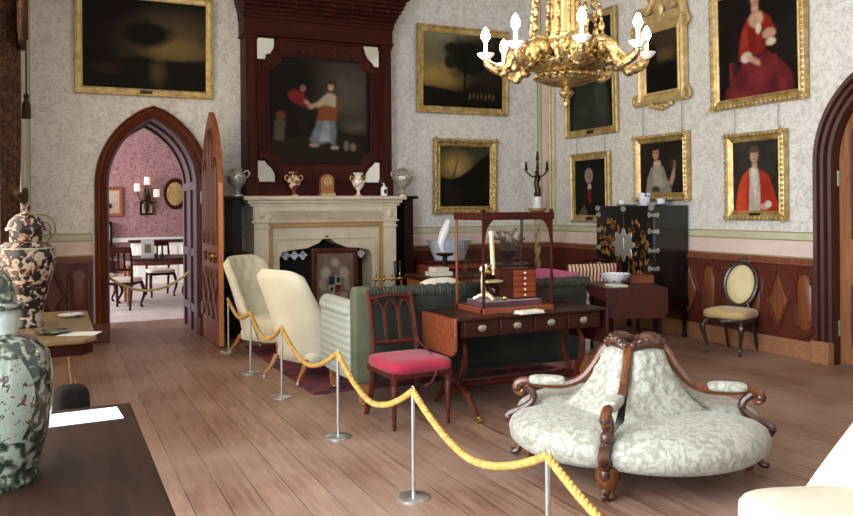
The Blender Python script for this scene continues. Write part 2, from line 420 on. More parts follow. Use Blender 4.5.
# left wall: deep window bays
mb = MB(); x0 = XL-.55
for y0, y1 in ((YF, .3), (4.25, 5.45), (9.17, YB)): mb.bb(x0, XL, y0, y1, 0, ZC)
for y0, y1, zt in ((.3, 4.25, 4.0), (5.45, 9.17, 4.4)):
    mb.bb(x0, XL, y0, y1, zt, ZC); mb.bb(x0, XL, y0, y1, 0, .12)
struct(mb.build('wall_left', 'paper', smooth=False))
mb = MB()
for a, b in ((-.9, .7), (2.2, 3.3), (4.8, XR+.6)): mb.bb(a, b, YF-.3, YF, 0, ZC)
for a, b in ((.7, 2.2), (3.3, 4.8)): mb.bb(a, b, YF-.3, YF, 0, .5); mb.bb(a, b, YF-.3, YF, 3.8, ZC)
struct(mb.build('wall_front', 'paper', smooth=False))
def window(name, a, b, z0, z1, M4, nx, nz):
    fr = MB(); t = .05
    fr.bb(a, a+t, -.03, .03, z0, z1); fr.bb(b-t, b, -.03, .03, z0, z1); fr.bb(a+t, b-t, -.03, .03, z0, z0+t); fr.bb(a+t, b-t, -.03, .03, z1-t, z1)
    for i in range(1, nx): x = lerp(a, b, i/nx); fr.bb(x-.02, x+.02, -.02, .02, z0+t, z1-t)
    for i in range(1, nz): z = lerp(z0, z1, i/nz); fr.bb(a+t, b-t, -.018, .018, z-.015, z+.015)
    f = struct(fr.xf(M4).build(name, 'plaster', smooth=False))
    MB().bb(a+.01, b-.01, -.003, .003, z0+.01, z1-.01).xf(M4).build('pane', 'winglass', f, smooth=False)
LWM = Matrix.Translation((x0+.08, 0, 0)) @ Matrix.Rotation(PI/2, 4, 'Z')      # local x -> +Y
window('window_1', 5.45, 9.17, .12, 4.4, LWM, 4, 4)
window('window_2', .3, 4.25, .12, 4.0, LWM, 4, 4)
FWM = Matrix.Translation((0, YF-.15, 0))
window('window_3', .7, 2.2, .5, 3.8, FWM, 2, 4); window('window_4', 3.3, 4.8, .5, 3.8, FWM, 2, 4)
# painted reveal of the far bay
mb = MB(); mb.bb(x0+.12, XL-.002, 9.155, 9.172, .12, 4.4); struct(mb.build('trim_1', 'plaster', smooth=False))

# dining room beyond the doorway
struct(MB().bb(-2.2, 6.5, 18.0, 18.2, 0, 4).build('wall_dining_back', 'pinkpaper', smooth=False))
struct(MB().bb(6.3, 6.5, 11.2, 18.0, 0, 4).build('wall_dining_right', 'pinkpaper', smooth=False))
mb = MB(); mb.bb(-2.4, -2.2, 11.2, 12.4, 0, 4); mb.bb(-2.4, -2.2, 16.8, 18.2, 0, 4); mb.bb(-2.4, -2.2, 12.4, 16.8, 0, .4); mb.bb(-2.4, -2.2, 12.4, 16.8, 3.5, 4)
struct(mb.build('wall_dining_left', 'pinkpaper', smooth=False))
struct(MB().bb(-2.4, 6.5, 11.2, 18.2, 4, 4.1).build('ceiling_dining_room', 'ceil', smooth=False))
mb = MB(); mb.bb(-2.2, 6.3, 17.95, 18.0, 0, .2); mb.bb(-2.2, 6.3, 17.96, 18.0, .86, .95); struct(mb.build('baseboard_dining_room', 'plaster', smooth=False))

# door surround, jamb lining
cas = [(-.001, -.01), (-.001, .025), (.02, .045), (.035, .03), (.055, .05), (.075, .065), (.095, .055), (.11, .075), (.13, .06), (.132, -.01)]
struct(casing('trim_2', DCX, DW, DZS, DZA, cas, BW, 'arch'))
mb = MB()
for s in (-1, 1): mb.bb(DCX+s*(DW/2+.065)-.085, DCX+s*(DW/2+.065)+.085, -.085, -.001, 0, .22)
struct(mb.xf(BW).build('trim_3', 'arch', bev=.008))
lin_m = wood('jamb_wood', '#4a2a30', '#5e3a3f', axis='z', rough=.4)
mb = MB(); P = [(DCX-DW/2, 0)]+arch_pts(DCX, DW, DZS, DZA, 16)+[(DCX+DW/2, 0)]
def inset(P, d): 
    o = []
    for i, (x, z) in enumerate(P):
        a = P[max(0, i-1)]; b = P[min(len(P)-1, i+1)]; dx, dz = b[0]-a[0], b[1]-a[1]; l = math.hypot(dx, dz)
        o.append((x+dz/l*d, z-dx/l*d))
    return o
A = inset(P, .002); B = inset(P, .03)
for ya, yb, Q in ((0.0, 1.15, A), (0.02, .12, B), (1.03, 1.14, B), (.5, .56, B)):
    rows = [[mb.V((x, y, z)) for x, z in q] for y, q in ((ya, P), (ya, Q), (yb, Q), (yb, P))]; mb._grid(rows)
for s in (-1, 1):
    for z in (.3, 1.0, 1.84): mb.bb(DCX+s*(DW/2-.018)-.012, DCX+s*(DW/2-.018)+.012, .1, 1.05, z-.05, z+.05)
struct(mb.xf(BW).build('trim_4', lin_m, ang=30))

def door_leaf(name, w, zs, za, M4, m, md, me, kind):
    a = arch_pts(w/2, w, zs, za, 14)
    mb = MB(); mb.prism([(0, 0.012)]+a+[(w, 0.012)], .06, 0)
    d = struct(mb.xf(M4).build(name, m, ang=30, bev=.004))
    p = MB()
    if kind == 1:
        for i, cx in enumerate((.24, .525, .81)):
            top = zs+(.62 if i == 1 else .28)
            o = [(cx-.085, 1.14)]+arch_pts(cx, .17, top-.2, top, 6)+[(cx+.085, 1.14)]
            p.tube([(x, -.006, z) for x, z in o], .017, 6, closed=True)
            p.prism([(cx-.05, 1.16)]+arch_pts(cx, .10, top-.25, top-.08, 6)+[(cx+.05, 1.16)], 0, -.012, .1)
            p.tube(bez([(cx-.07, -.01, 1.3), (cx-.02, -.02, 1.18), (cx, -.022, 1.24), (cx+.02, -.02, 1.18), (cx+.07, -.01, 1.3)], 5), .016, 6)
            p.tube([(cx+.07*math.cos(t), -.004, 1.0+.055*math.sin(t)) for t in np.linspace(0, 2*PI, 14)[:-1]], .012, 6, closed=True)
            p.ell((cx, -.004, 1.0), (.03, .015, .03), 8)
            for s in (-1, 1):
                p.tube(bez([(cx+s*.1, -.006, .3), (cx+s*.03, -.012, .5), (cx+s*.1, -.012, .68), (cx+s*.02, -.006, .86)], 6), .017, 6)
                p.tube(bez([(cx+s*.1, -.006, .86), (cx+s*.06, -.014, .74), (cx, -.014, .86)], 6), .013, 6)
    else:
        o = inset([(0.13, 1.16)]+arch_pts(w/2, w-.26, zs, za-.2, 14)+[(w-.13, 1.16)], 0)
        c = w/2
        bot = [(w-.13, 1.16), (c+.22, 1.12), (c+.1, 1.2), (c, 1.08), (c-.1, 1.2), (c-.22, 1.12), (.13, 1.16)]
        for cx in (.325, w-.325):
            ww = .36
            loop = [(cx-ww/2, 1.22)]+arch_pts(cx, ww, zs-.05+.25, za-.5+.25, 8)+[(cx+ww/2, 1.22), (cx+.08, 1.2), (cx, 1.10), (cx-.08, 1.2)]
            p.tube([(x, -.006, z) for x, z in loop], .016, 6, closed=True)
            lp = []
            for k in range(40):
                t = 2*PI*k/40; r = 1+.13*math.cos(6*t); lp.append((cx+.15*r*math.cos(t), -.006, .49+.235*r*math.sin(t)))
            p.tube(lp, .017, 6, closed=True)
            p.prism([(cx+.75*(x-cx), .49+.75*(z-.49)) for x, _, z in lp], 0, -.014, .12)
            for x0_, x1_, z0_, z1_ in ((cx-.19, cx+.19, .2, .2), (cx-.19, cx+.19, .77, .77), (cx-.19, cx-.19, .2, .77), (cx+.19, cx+.19, .2, .77)):
                p.cyl((x0_, -.004, z0_), (x1_, -.004, z1_), .012, n=6)
            pl = [(cx+.12*(1+.25*math.cos(4*t))*math.cos(t), -.006, .955+.075*(1+.25*math.cos(4*t))*math.sin(t)) for t in np.linspace(0, 2*PI, 33)[:-1]]
            p.tube(pl, .016, 6, closed=True); p.ell((cx, -.008, .955), (.05, .02, .035), 10)
            for s in (-1, 1): p.ell((cx+s*.085, -.008, .955), (.025, .016, .02), 8)
    p.xf(M4).build('carved_panel', md, d, ang=40)
    if kind == 1:
        MB().bb(w-.001, w+.004, .004, .056, .02, zs).xf(M4).build('lit_edge' if 0 else 'door_edge_lit', me, d, smooth=False)  # thin strip on the leaf's end, coloured as if lit
        h = MB(); h.lathe([(0, 0), (.012, 0), (.01, .03), (.028, .045), (.026, .07), (0, .078)], n=12)
        h.xf(M4 @ Matrix.Translation((w-.07, 0, 1.02)) @ Matrix.Rotation(PI/2, 4, 'X')).build('door_handle', 'brass', d)
    for z in (.35, zs-.15):
        MB().bb(-.012, .02, -.008, -.001, z-.07, z+.07).cyl((-.006, -.008, z-.075), (-.006, -.008, z+.075), .009, n=8).xf(M4).build('hinge', 'knobmetal', d)
    return d
a1 = math.atan2(-1., .015)
door_leaf('door_1', .97, 1.84, 2.68, Matrix.Translation((1.66, 10.0, 0)) @ Matrix.Rotation(a1, 4, 'Z'), 'leaf', 'leafd', 'leaflit', 1)
door_leaf('door_2', RWD-.01, RZS, RZA-.01, RW @ Matrix.Translation((RCX-RWD/2+.005, .09, 0)), 'oakdoor', 'oakdark', 'oakdoor', 2)
cas2 = [(-.002, -.1), (-.002, .02), (.03, .03), (.045, .012), (.06, .05), (.09, .06), (.105, .03), (.12, .07), (.155, .08), (.175, .055), (.178, -.01)]
struct(casing('trim_5', RCX, RWD, RZS, RZA, cas2, RW, wood('right_casing_wood', '#331713', '#4a241c', axis='z')))
mb = MB()
for s in (-1, 1): mb.bb(RCX+s*(RWD/2+.09)-.1, RCX+s*(RWD/2+.09)+.1, -.09, -.001, 0, .22)
struct(mb.xf(RW).build('trim_6', 'base', bev=.008))

# wainscot and painted borders: runs (start, end) in wall-local x
def lozenge(cx, cz, a, b): return [(cx+a*x, cz+b*z) for x, z in ((0, 1), (.35, .62), (.62, .34), (1, 0), (.62, -.34), (.35, -.62), (0, -1), (-.35, -.62), (-.62, -.34), (-1, 0), (-.62, .34), (-.35, .62))]
def cartouche(cx, cz, a, b): return [(cx+a*x, cz+b*z) for x, z in ((0, 1), (.55, .95), (.95, .8), (.7, .72), (1, .58), (1, -.58), (.7, -.72), (.95, -.8), (.55, -.95), (0, -1), (-.55, -.95), (-.95, -.8), (-.7, -.72), (-1, -.58), (-1, .58), (-.7, .72), (-.95, .8), (-.55, .95))]
tn = [7]
def tr(mb, M4, m, bev=0):
    o = struct(mb.xf(M4).build('trim_%d' % tn[0], m, bev=bev)); tn[0] += 1; return o
def dado(runs, M4, side, motifs):
    b = MB(); w = MB(); c = MB(); pk = MB(); g = MB(); l = MB(); car = MB(); ven = MB()
    for x0, x1 in runs:
        b.bb(x0, x1, -.03, -.001, 0, .185); w.bb(x0, x1, -.016, -.001, .185, .94); c.bb(x0, x1, -.05, -.001, .94, .965); c.bb(x0, x1, -.032, -.001, .965, 1.01)
        pk.bb(x0, x1, -.004, -.001, 1.01, 1.18); g.bb(x0, x1, -.005, -.001, 1.195, 1.262)
        for z in (1.012, 1.182, 1.262): l.bb(x0, x1, -.007, -.001, z, z+.012)
    for k, cx in motifs:
        o = lozenge(cx, .57, .15, .33) if k == 'l' else cartouche(cx, .57, .105, .34)
        car.tube([(x, -.018, z) for x, z in o], .02, 6, closed=True)
        cc = sum(x for x, z in o)/len(o)
        ven.prism([(cc+(x-cc)*.8, .57+(z-.57)*.86) for x, z in o], -.01, -.03, .18)
    struct(b.xf(M4).build('baseboard_'+side, 'base', bev=.004))
    tr(w, M4, 'wains'); tr(c, M4, 'rail', .004); tr(pk, M4, 'pinkband'); tr(g, M4, 'greenband'); tr(l, M4, 'goldline')
    if motifs: tr(car, M4, 'wains'); tr(ven, M4, 'veneer' if side == 'right' else 'wainsl')
mo = []
for i in range(6):
    mo.append(('c', -(6.97-.64*(i-3)*1.0)) if False else ('c', -(5.62+.635*i))); mo.append(('l', -(5.94+.635*i)))
dado([(-YB, RCX-RWD/2-.19), (RCX+RWD/2+.19, -YF)], RW, 'right', [m for m in mo if m[1] > -YB+.15])
dado([(XL, DCX-DW/2-.15), (DCX+DW/2+.16, XR)], BW, 'back', [('l', -.0), ('c', .28), ('l', 4.62), ('c', 4.95), ('l', 5.28), ('c', 5.6), ('l', 5.94), ('c', 6.27)])
# upright borders of the wallpaper beside the corners
g = MB(); pk = MB(); l = MB()
g.bb(XR-.22, XR-.17, -.005, -.001, 1.26, ZC); pk.bb(XR-.155, XR-.06, -.004, -.001, 1.26, ZC); l.bb(XR-.165, XR-.155, -.007, -.001, 1.26, ZC); l.bb(XR-.232, XR-.22, -.007, -.001, 1.26, ZC)
g.bb(XL+.02, XL+.06, -.005, -.001, 1.26, ZC); l.bb(XL+.06, XL+.07, -.007, -.001, 1.26, ZC)
tr(g, BW, 'greenband'); tr(pk, BW, 'pinkband'); tr(l, BW, 'goldline')
g = MB().bb(-YB+.1, -YB+.16, -.005, -.001, 1.26, ZC); tr(g, RW, 'greenband')
gm = MB(); gm.cyl((XR-.02, YB-.02, 1.0), (XR-.02, YB-.02, ZC), .022, n=10); tr(gm, Matrix.Identity(4), 'giltp')
# corner scroll of the border beside the curtain
mb = MB()
for r, cx, cz in ((.09, -.1, 1.33), (.05, -.16, 1.38), (.045, -.05, 1.27), (.16, -.12, 1.34)):
    mb.tube([(cx+r*math.cos(t), -.006, cz+r*math.sin(t)) for t in np.linspace(0, 2*PI, 20)[:-1]], .007, 5, closed=True)
tr(mb, BW, 'goldline')

# ------------------------------------------------------------------ pictures
class Pic:
    def __init__(s, w, h, bg, n=96):
        s.nx = n; s.ny = max(24, int(n*h/w)); s.u, s.v = np.meshgrid(np.linspace(0, 1, s.nx), np.linspace(0, 1, s.ny)); s.asp = h/w
        s.a = np.zeros((s.ny, s.nx, 3)); s.a[:] = lin(bg)
    def mix(s, m, c): s.a = s.a*(1-m[..., None])+np.array(lin(c))*m[..., None]; return s
    def noise(s, k, seed=0):
        r = np.random.RandomState(seed).rand(k+2, k+2); x = s.u*k; y = s.v*k; i = x.astype(int); j = y.astype(int); fx = x-i; fy = y-j
        return (r[j, i]*(1-fx)+r[j, i+1]*fx)*(1-fy)+(r[j+1, i]*(1-fx)+r[j+1, i+1]*fx)*fy
    def grad(s, c, v0, v1): return s.mix(np.clip((s.v-v0)/(v1-v0), 0, 1), c)
    def gradu(s, c, v0, v1): return s.mix(np.clip((s.u-v0)/(v1-v0), 0, 1), c)
    def ell(s, cx, cy, rx, ry, c, soft=.25, rot=0, al=1):
        dx = s.u-cx; dy = (s.v-cy); k, q = math.cos(rot), math.sin(rot)
        d = np.sqrt(((dx*k+dy*s.asp*q)/rx)**2+((-dx*q+dy*s.asp*k)/(ry*s.asp))**2)
        return s.mix(np.clip((1-d)/soft+.5, 0, 1)*al, c)
    def poly(s, P, c, al=1):
        ins = np.zeros(s.u.shape, bool); n = len(P)
        for i in range(n):
            x1, y1 = P[i]; x2, y2 = P[(i+1) % n]
            if y1 == y2: continue
            cond = ((s.v > min(y1, y2)) & (s.v <= max(y1, y2))); xi = x1+(s.v-y1)*(x2-x1)/(y2-y1); ins ^= cond & (s.u < xi)
        m = ins.astype(float)
        for _ in range(2):
            p = np.pad(m, 1, mode='edge'); m = (p[:-2, 1:-1]+p[2:, 1:-1]+p[1:-1, :-2]+p[1:-1, 2:]+2*m)/6
        return s.mix(m*al, c)
    def cloud(s, k, seed, lo, hi, c, al=1, mask=None):
        n = .6*s.noise(k, seed)+.3*s.noise(2*k, seed+1)+.1*s.noise(4*k, seed+2); m = np.clip((n-lo)/(hi-lo), 0, 1)*al
        return s.mix(m if mask is None else m*mask, c)
def face(p, x, y, r, skin='#b98c72', hair='#3a2a20', hr=1.35):
    ra = r/p.asp
    p.ell(x, y+ra*.35, r*hr, ra*hr*1.15, hair); p.ell(x, y, r*.85, ra*1.15, skin, .3); p.ell(x, y+ra*1.05, r*.95, ra*.5, hair, .5); p.ell(x+r*.5, y-ra*.1, r*.35, ra*.8, '#8a6350', .8, al=.5)
    for s in (-.36, .32): p.ell(x+r*s, y+ra*.18, r*.16, ra*.1, '#3a261e', .6)
    p.ell(x, y-ra*.55, r*.25, ra*.1, '#8f4a42', .6); p.ell(x+r*.02, y-ra*.12, r*.1, ra*.22, '#a3765e', .8)
    return p
def canvas(p, w, h, name='canvas', parent=None, y=-.012):
    p.a = p.a*(.62+.5*(.6*p.noise(9, 31)+.4*p.noise(26, 32)))[..., None]
    nx, ny = p.nx, p.ny; X = (p.u-.5)*w; Z = p.v*h
    co = np.stack([X, np.full_like(X, y), Z], -1).reshape(-1, 3)
    f = [(j*nx+i, j*nx+i+1, (j+1)*nx+i+1, (j+1)*nx+i) for j in range(ny-1) for i in range(nx-1)]
    me = bpy.data.meshes.new(name); me.from_pydata(co.tolist(), [], f)
    at = me.color_attributes.new('Paint', 'FLOAT_COLOR', 'POINT')
    at.data.foreach_set('color', np.concatenate([p.a.reshape(-1, 3), np.ones((nx*ny, 1))], 1).ravel().astype(np.float32))
    me.materials.append(M['paint']); o = bpy.data.objects.new(name, me); COL.objects.link(o); o.parent = parent; return o
def rect(w, h): return [(-w/2, 0, 1, 1), (w/2, 0, -1, 1), (w/2, h, -1, -1), (-w/2, h, 1, -1)]
def picture(label, group, pos, rz, w, h, fwid, p, m='gilt', style='plain', tilt=1.5, cords=0, ornate=False, cat='painting', plate=False, ct=4.95):
    """pos = centre of the bottom edge on the wall; w,h outer frame size"""
    t = thing('framed_picture', label, cat, pos, rz, group); t.rotation_euler.x = 0
    k = fwid
    prof = {'plain': [(0, .0), (0, .035), (.1*k, .05), (.25*k, .05), (.35*k, .036), (.8*k, .026), (.86*k, .034), (k, .03), (k, .0)],
            'fat': [(0, 0), (0, .03), (.08*k, .06), (.3*k, .075), (.45*k, .05), (.7*k, .035), (.82*k, .045), (k, .03), (k, 0)]}[style]
    mb = MB().loopsweep(rect(w, h), prof)
    if ornate:
        r = .2*k
        for (xa, za, xb, zb) in ((-w/2, 0, w/2, 0), (-w/2, h, w/2, h), (-w/2, 0, -w/2, h), (w/2, 0, w/2, h)):
            n = int(math.hypot(xb-xa, zb-za)/(2.6*r)); ix = r*1.3 if xa == xb and xa < 0 else (-r*1.3 if xa == xb else 0); iz = (r*1.3 if za == 0 else -r*1.3) if za == zb else 0
            for i in range(n+1):
                mb.ell((lerp(xa, xb, i/n)+ix, -.055 if style == 'plain' else -.07, lerp(za, zb, i/n)+iz), (r, .012, r), 6)
    mb.build('frame', m, t, ang=25)
    cv = canvas(p, w-1.9*k, h-1.9*k, 'canvas', t, -.02); cv.location.z = .95*k
    if plate: MB().bb(-.07, .07, -.046, -.03, .2*k, .75*k).build('name_plate', 'bronze', t)
    for s in ((-1, 1) if cords else ()):
        MB().cyl((s*w*.36, -.01, h-.02), (s*w*.36, -.004, ct-pos[2]), .0035, n=5).build('cord', 'wire', t)
    t.rotation_euler = (0, 0, rz); 
    if tilt:
        q = Matrix.Rotation(rz, 3, 'Z') @ Matrix.Rotation(math.radians(tilt), 3, 'X'); t.rotation_euler = q.to_euler()
    return t
YP = YB-.012; XP = XR-.012
def pb(x0, x1, z0, z1): return ((x0+x1)/2, YP, z0), 0, x1-x0, z1-z0
def pr(y0, y1, z0, z1): return (XP, (y0+y1)/2, z0), -PI/2, abs(y0-y1), z1-z0

# moonlit lake above the doorway
p = Pic(1.5, 1.1, '#0e0b08').cloud(6, 3, .3, .8, '#1a140e'); p.ell(.72, .52, .34, .3, '#5a4a32', 1.2); p.ell(.72, .46, .2, .1, '#7d673f', 1.2)
p.ell(.5, .62, .2, .14, '#120e09', .5); p.cloud(12, 5, .5, .8, '#0e0b07', 1, np.clip(1.4-np.sqrt(((p.u-.5)/.24)**2+((p.v-.62)/.2)**2), 0, 1)); p.poly([(0, 0), (1, 0), (1, .36), (.6, .33), (.4, .38), (.2, .3), (0, .32)], '#15110c'); p.ell(.6, .2, .06, .14, '#5d4c2b', 1.2, al=.6)
p.ell(.2, .22, .12, .06, '#3d2416', 1, al=.6)
picture('large dark moonlit lake landscape in a gold frame above the pointed doorway', 'paintings on the fireplace wall', *pb(.25, 1.815, 2.90, 4.12), .085, p, m='gilt', tilt=2, plate=True)
p = Pic(1.3, 1, '#15120c').grad('#6f6440', .3, .55).grad('#7c7560', .5, 1); p.gradu('#241d12', .35, .95); p.ell(.15, .4, .3, .16, '#a08448', 1.2, al=.8)
p.ell(.6, .68, .3, .26, '#16140c', .5); p.cloud(16, 8, .42, .55, '#191710', 1, np.clip(1.4-np.sqrt(((p.u-.58)/.33)**2+((p.v-.68)/.27)**2), 0, 1)); p.ell(.36, .8, .1, .08, '#1d1a10', .5); p.ell(.33, .62, .07, .1, '#1d1a10', .5); p.poly([(.5, .2), (.53, .2), (.54, .7), (.51, .7)], '#120f09')
p.poly([(0, 0), (1, 0), (1, .25), (.5, .2), (.2, .26), (0, .28)], '#16110a'); 
for i in range(7): p.ell(.58+.05*i, .16+.01*(i % 2), .014, .045, '#6b5536', .6, al=.7)
picture('large woodland landscape with tall trees in a gold frame upper right of the fireplace', 'paintings on the fireplace wall', *pb(4.575, 6.04, 2.865, 4.09), .1, p, m='gilt', tilt=2)
p = Pic(1, 1, '#0f0d09').grad('#3f3a2a', .4, .9); p.ell(.3, .66, .28, .2, '#a5854a', 1.2, al=.9); p.poly([(0, 0), (1, 0), (1, .9), (.8, .78), (.6, .62), (.4, .5), (.2, .45), (0, .5)], '#14110b'); p.poly([(.25, .5), (.28, .5), (.34, .72), (.38, .78), (.32, .72)], '#120e09')
p.cloud(8, 4, .5, .8, '#2a2416', .6, (p.v < .5)*1.); p.cloud(9, 9, .5, .75, '#59503a', .6, (p.v > .75)*1.)
picture('smaller dusk landscape with bare tree in an ornate gold frame below the woodland landscape', 'paintings on the fireplace wall', *pb(4.82, 5.83, 1.45, 2.515), .11, p, m='giltc', style='fat', tilt=1.5, ornate=True)

# portraits of the right wall
p = Pic(1.1, 1.4, '#17120f').cloud(4, 2, .4, .8, '#261c17')
p.poly([(.06, 0), (.95, 0), (.93, .16), (.8, .3), (.62, .42), (.4, .42), (.22, .22), (.1, .1)], '#5d1d22'); p.cloud(7, 4, .45, .7, '#7d2b2e', .8, ((p.v < .36)*(abs(p.u-.5) < .36))*1.)
p.poly([(.26, .36), (.3, .6), (.38, .74), (.46, .78), (.58, .78), (.68, .7), (.74, .58), (.68, .5), (.6, .42), (.42, .38), (.36, .34)], '#84221a'); p.poly([(.28, .4), (.33, .63), (.4, .7), (.4, .5), (.36, .36)], '#9c3021'); p.ell(.44, .56, .05, .12, '#6d1a14', .8, .2, .7); p.ell(.62, .52, .04, .1, '#611611', .8, -.3, .7)
p.ell(.5, .72, .09, .075, '#c79b80', .4, 0); p.poly([(.45, .8), (.53, .8), (.54, .9), (.45, .9)], '#c0937a'); p.ell(.53, .63, .035, .05, '#d8c8b0', .5)
p.ell(.37, .38, .07, .05, '#d3c2a8', .4, .4); p.poly([(.37, .36), (.5, .29), (.55, .285), (.54, .325), (.42, .4)], '#c49a80'); p.ell(.66, .56, .08, .05, '#b98d74', .4); p.ell(.68, .48, .06, .035, '#cdbba0', .5)
face(p, .49, .91, .062)
picture('large gold-framed portrait of a seated woman in a red gown on right wall', 'portraits on the right wall', *pr(6.80, 5.545, 2.60, 3.93), .11, p, m='gilt', style='fat', tilt=1, ornate=True)
p = Pic(.7, .8, '#2b2824').cloud(3, 6, .4, .8, '#3d3a34')
p.poly([(.04, 0), (.1, .3), (.2, .5), (.36, .6), (.62, .58), (.78, .5), (.88, .3), (.97, .1), (.97, 0)], '#a52f1d'); p.poly([(.04, 0), (.1, .3), (.2, .5), (.32, .58), (.3, .3), (.3, 0)], '#c9452a'); p.poly([(.62, .58), (.74, .52), (.72, .2), (.66, 0), (.58, .1)], '#a5302a')
p.poly([(.34, .0), (.36, .35), (.36, .6), (.46, .64), (.56, .6), (.6, .3), (.6, 0)], '#b9b0a0'); p.poly([(.4, .45), (.42, .62), (.5, .62), (.54, .4), (.48, .2)], '#d5cfc2'); p.ell(.68, .07, .1, .045, '#c49a80', .4); p.ell(.76, .1, .07, .05, '#d6d0c4', .4); p.ell(.4, .36, .015, .012, '#e0c070')
p.poly([(.42, .62), (.54, .62), (.52, .72), (.43, .72)], '#c49a80')
face(p, .47, .78, .092, skin='#c9a089', hair='#5a4636')
picture('gold-framed portrait of a man in a bright red coat and white waistcoat', 'portraits on the right wall', *pr(6.60, 5.80, 1.385, 2.325), .1, p, m='gilt', style='fat', tilt=.6, cords=1, ct=2.585, plate=True, ornate=True)
p = Pic(.8, .65, '#221c18').cloud(4, 9, .4, .8, '#2f2823'); p.poly([(.12, 0), (.16, .28), (.25, .5), (.4, .6), (.55, .5), (.62, .3), (.72, .1), (.72, 0)], '#8f8578'); p.poly([(.3, .1), (.3, .48), (.4, .56), (.5, .48), (.52, .1)], '#a89c8a')
p.poly([(.66, .18), (.74, .4), (.78, .62), (.83, .6), (.8, .3), (.74, .14)], '#b08a72'); p.ell(.76, .55, .08, .1, '#3a302a', .6, al=.7); p.ell(.4, .58, .09, .07, '#c49d86', .4); p.ell(.36, .08, .1, .06, '#4a3c30', .6); face(p, .37, .78, .085, hair='#2c2018')
picture('gold-framed portrait of a woman in grey behind cups on the black cabinet', 'portraits on the right wall', *pr(8.12, 7.17, 1.605, 2.425), .1, p, m='gilt', style='fat', tilt=.6, cords=1, ct=2.79, ornate=True)
p = Pic(.7, .8, '#15120f').cloud(3, 11, .4, .8, '#231d18'); p.poly([(.06, 0), (.14, .3), (.3, .5), (.6, .5), (.84, .36), (.92, 0)], '#1b1714'); p.poly([(.4, .3), (.42, .5), (.52, .5), (.54, .26), (.48, .2)], '#6d1f1c'); p.poly([(.42, .48), (.54, .48), (.52, .56), (.44, .56)], '#c4b8a8'); p.poly([(.1, 0), (.3, .2), (.42, .02)], '#5a5044')
face(p, .46, .68, .1, skin='#b08568', hair='#8a8074')
picture('small gold-framed portrait of an old man with red neckcloth nearest the corner', 'portraits on the right wall', *pr(9.52, 8.64, 1.325, 2.29), .1, p, m='gilt', style='plain', tilt=.6, cords=1, plate=True, ct=2.51)
p = Pic(.9, 1.2, '#17120e').cloud(4, 13, .4, .8, '#241c15'); p.poly([(.05, 0), (.15, .35), (.3, .62), (.5, .72), (.75, .6), (.9, .3), (.95, 0)], '#2b3329'); p.cloud(6, 15, .45, .75, '#46503f', .8, ((p.v < .5)*(abs(p.u-.5) < .35))*1.); p.ell(.5, .62, .14, .05, '#a89a80', .6, .3); p.poly([(.6, .5), (.78, .6), (.84, .7), (.8, .74), (.68, .6)], '#a97c62'); face(p, .52, .82, .08, hair='#241a14')
picture('tall portrait of a woman in dark green partly hidden behind the chandelier', 'portraits on the right wall', *pr(9.64, 8.47, 2.52, 4.2), .1, p, m='gilt', style='plain', tilt=1, plate=True)
p = Pic(.7, .85, '#14110d').cloud(4, 17, .4, .8, '#2a2118'); p.grad('#3d3122', .45, .75); p.ell(.6, .6, .3, .1, '#6b5436', 1.2, al=.6); p.poly([(0, 0), (1, 0), (1, .42), (.7, .5), (.4, .4), (.2, .48), (0, .4)], '#120e0a'); p.ell(.2, .62, .16, .2, '#15110b', .6)
t = picture('small dark picture in a pale carved gilt frame with broken scroll top', 'portraits on the right wall', *pr(8.05, 7.20, 2.80, 3.83), .15, p, m='giltp', style='fat', tilt=1)
w_, h_ = .88, 1.03
for s in (-1, 1):
    mb = MB()
    ctube(mb, [(s*.42, -.05, h_-.02), (s*.38, -.05, h_+.14), (s*.2, -.05, h_+.12), (s*.1, -.05, h_+.24), (s*.17, -.05, h_+.3)], (.045, .05, .05, .04, .035), 8, 5); mb.ell((s*.13, -.06, h_+.27), (.05, .04, .05), 10); mb.build('scroll', 'giltp', t)
    for zz in (.02, h_-.14): mb = MB(); mb.tube([(s*.45+.045*math.cos(q), -.05, zz+.05+.06*math.sin(q)) for q in np.linspace(0, 2*PI, 13)[:-1]], .025, 6, closed=True); mb.build('corner_scroll', 'giltp', t)
mb = MB(); mb.ell((0, -.05, h_+.12), (.09, .04, .12), 12); mb.bb(-.44, .44, -.06, 0, h_-.03, h_+.06); mb.build('crest', 'giltp', t)
mb = MB()
for i in range(5): mb.ell((-.16+.08*i, -.05, -.02-.02*(2-abs(i-2))), (.05, .03, .035), 8)
mb.build('bottom_shell', 'giltp', t)

# ------------------------------------------------------------------ chimneypiece
FY = 9.62
t = thing('fireplace_surround', 'cream marble mantelpiece with lattice frieze and ogee opening on the fireplace wall', 'fireplace', (3.13, FY, 0))
def bbx(x0, x1, y0, y1, z0, z1, mb=None): return (mb or MB()).bb(x0, x1, y0, y1, z0, z1)
mb = MB(); mb.bb(-1.05, 1.07, -.06, .42, 1.65, 1.70); mb.bb(-1.0, 1.02, -.03, .42, 1.61, 1.65); mb.bb(-.97, .99, -.01, .475, 1.575, 1.61)
mb.build('shelf', 'marble', t, bev=.008)
mb = MB(); mb.bb(-.93, .95, .0, .42, 1.39, 1.575)
for i in range(27):
    for s in (-1, 1):
        x = -.68+i*.054; mb.box((x, -.004, 1.46), (.012, .04, .165), M4=Matrix.Translation((x, 0, 1.46)) @ Matrix.Rotation(s*math.radians(40), 4, 'Y') @ Matrix.Translation((-x, 0, -1.46)))
for x in (-.83, .85): mb.bb(x-.09, x+.09, -.025, 0, 1.38, 1.575); mb.ell((x, -.02, 1.48), (.05, .02, .06), 10)
mb.bb(-.95, .97, -.02, .42, 1.375, 1.395)
mb.build('frieze', 'marble', t)
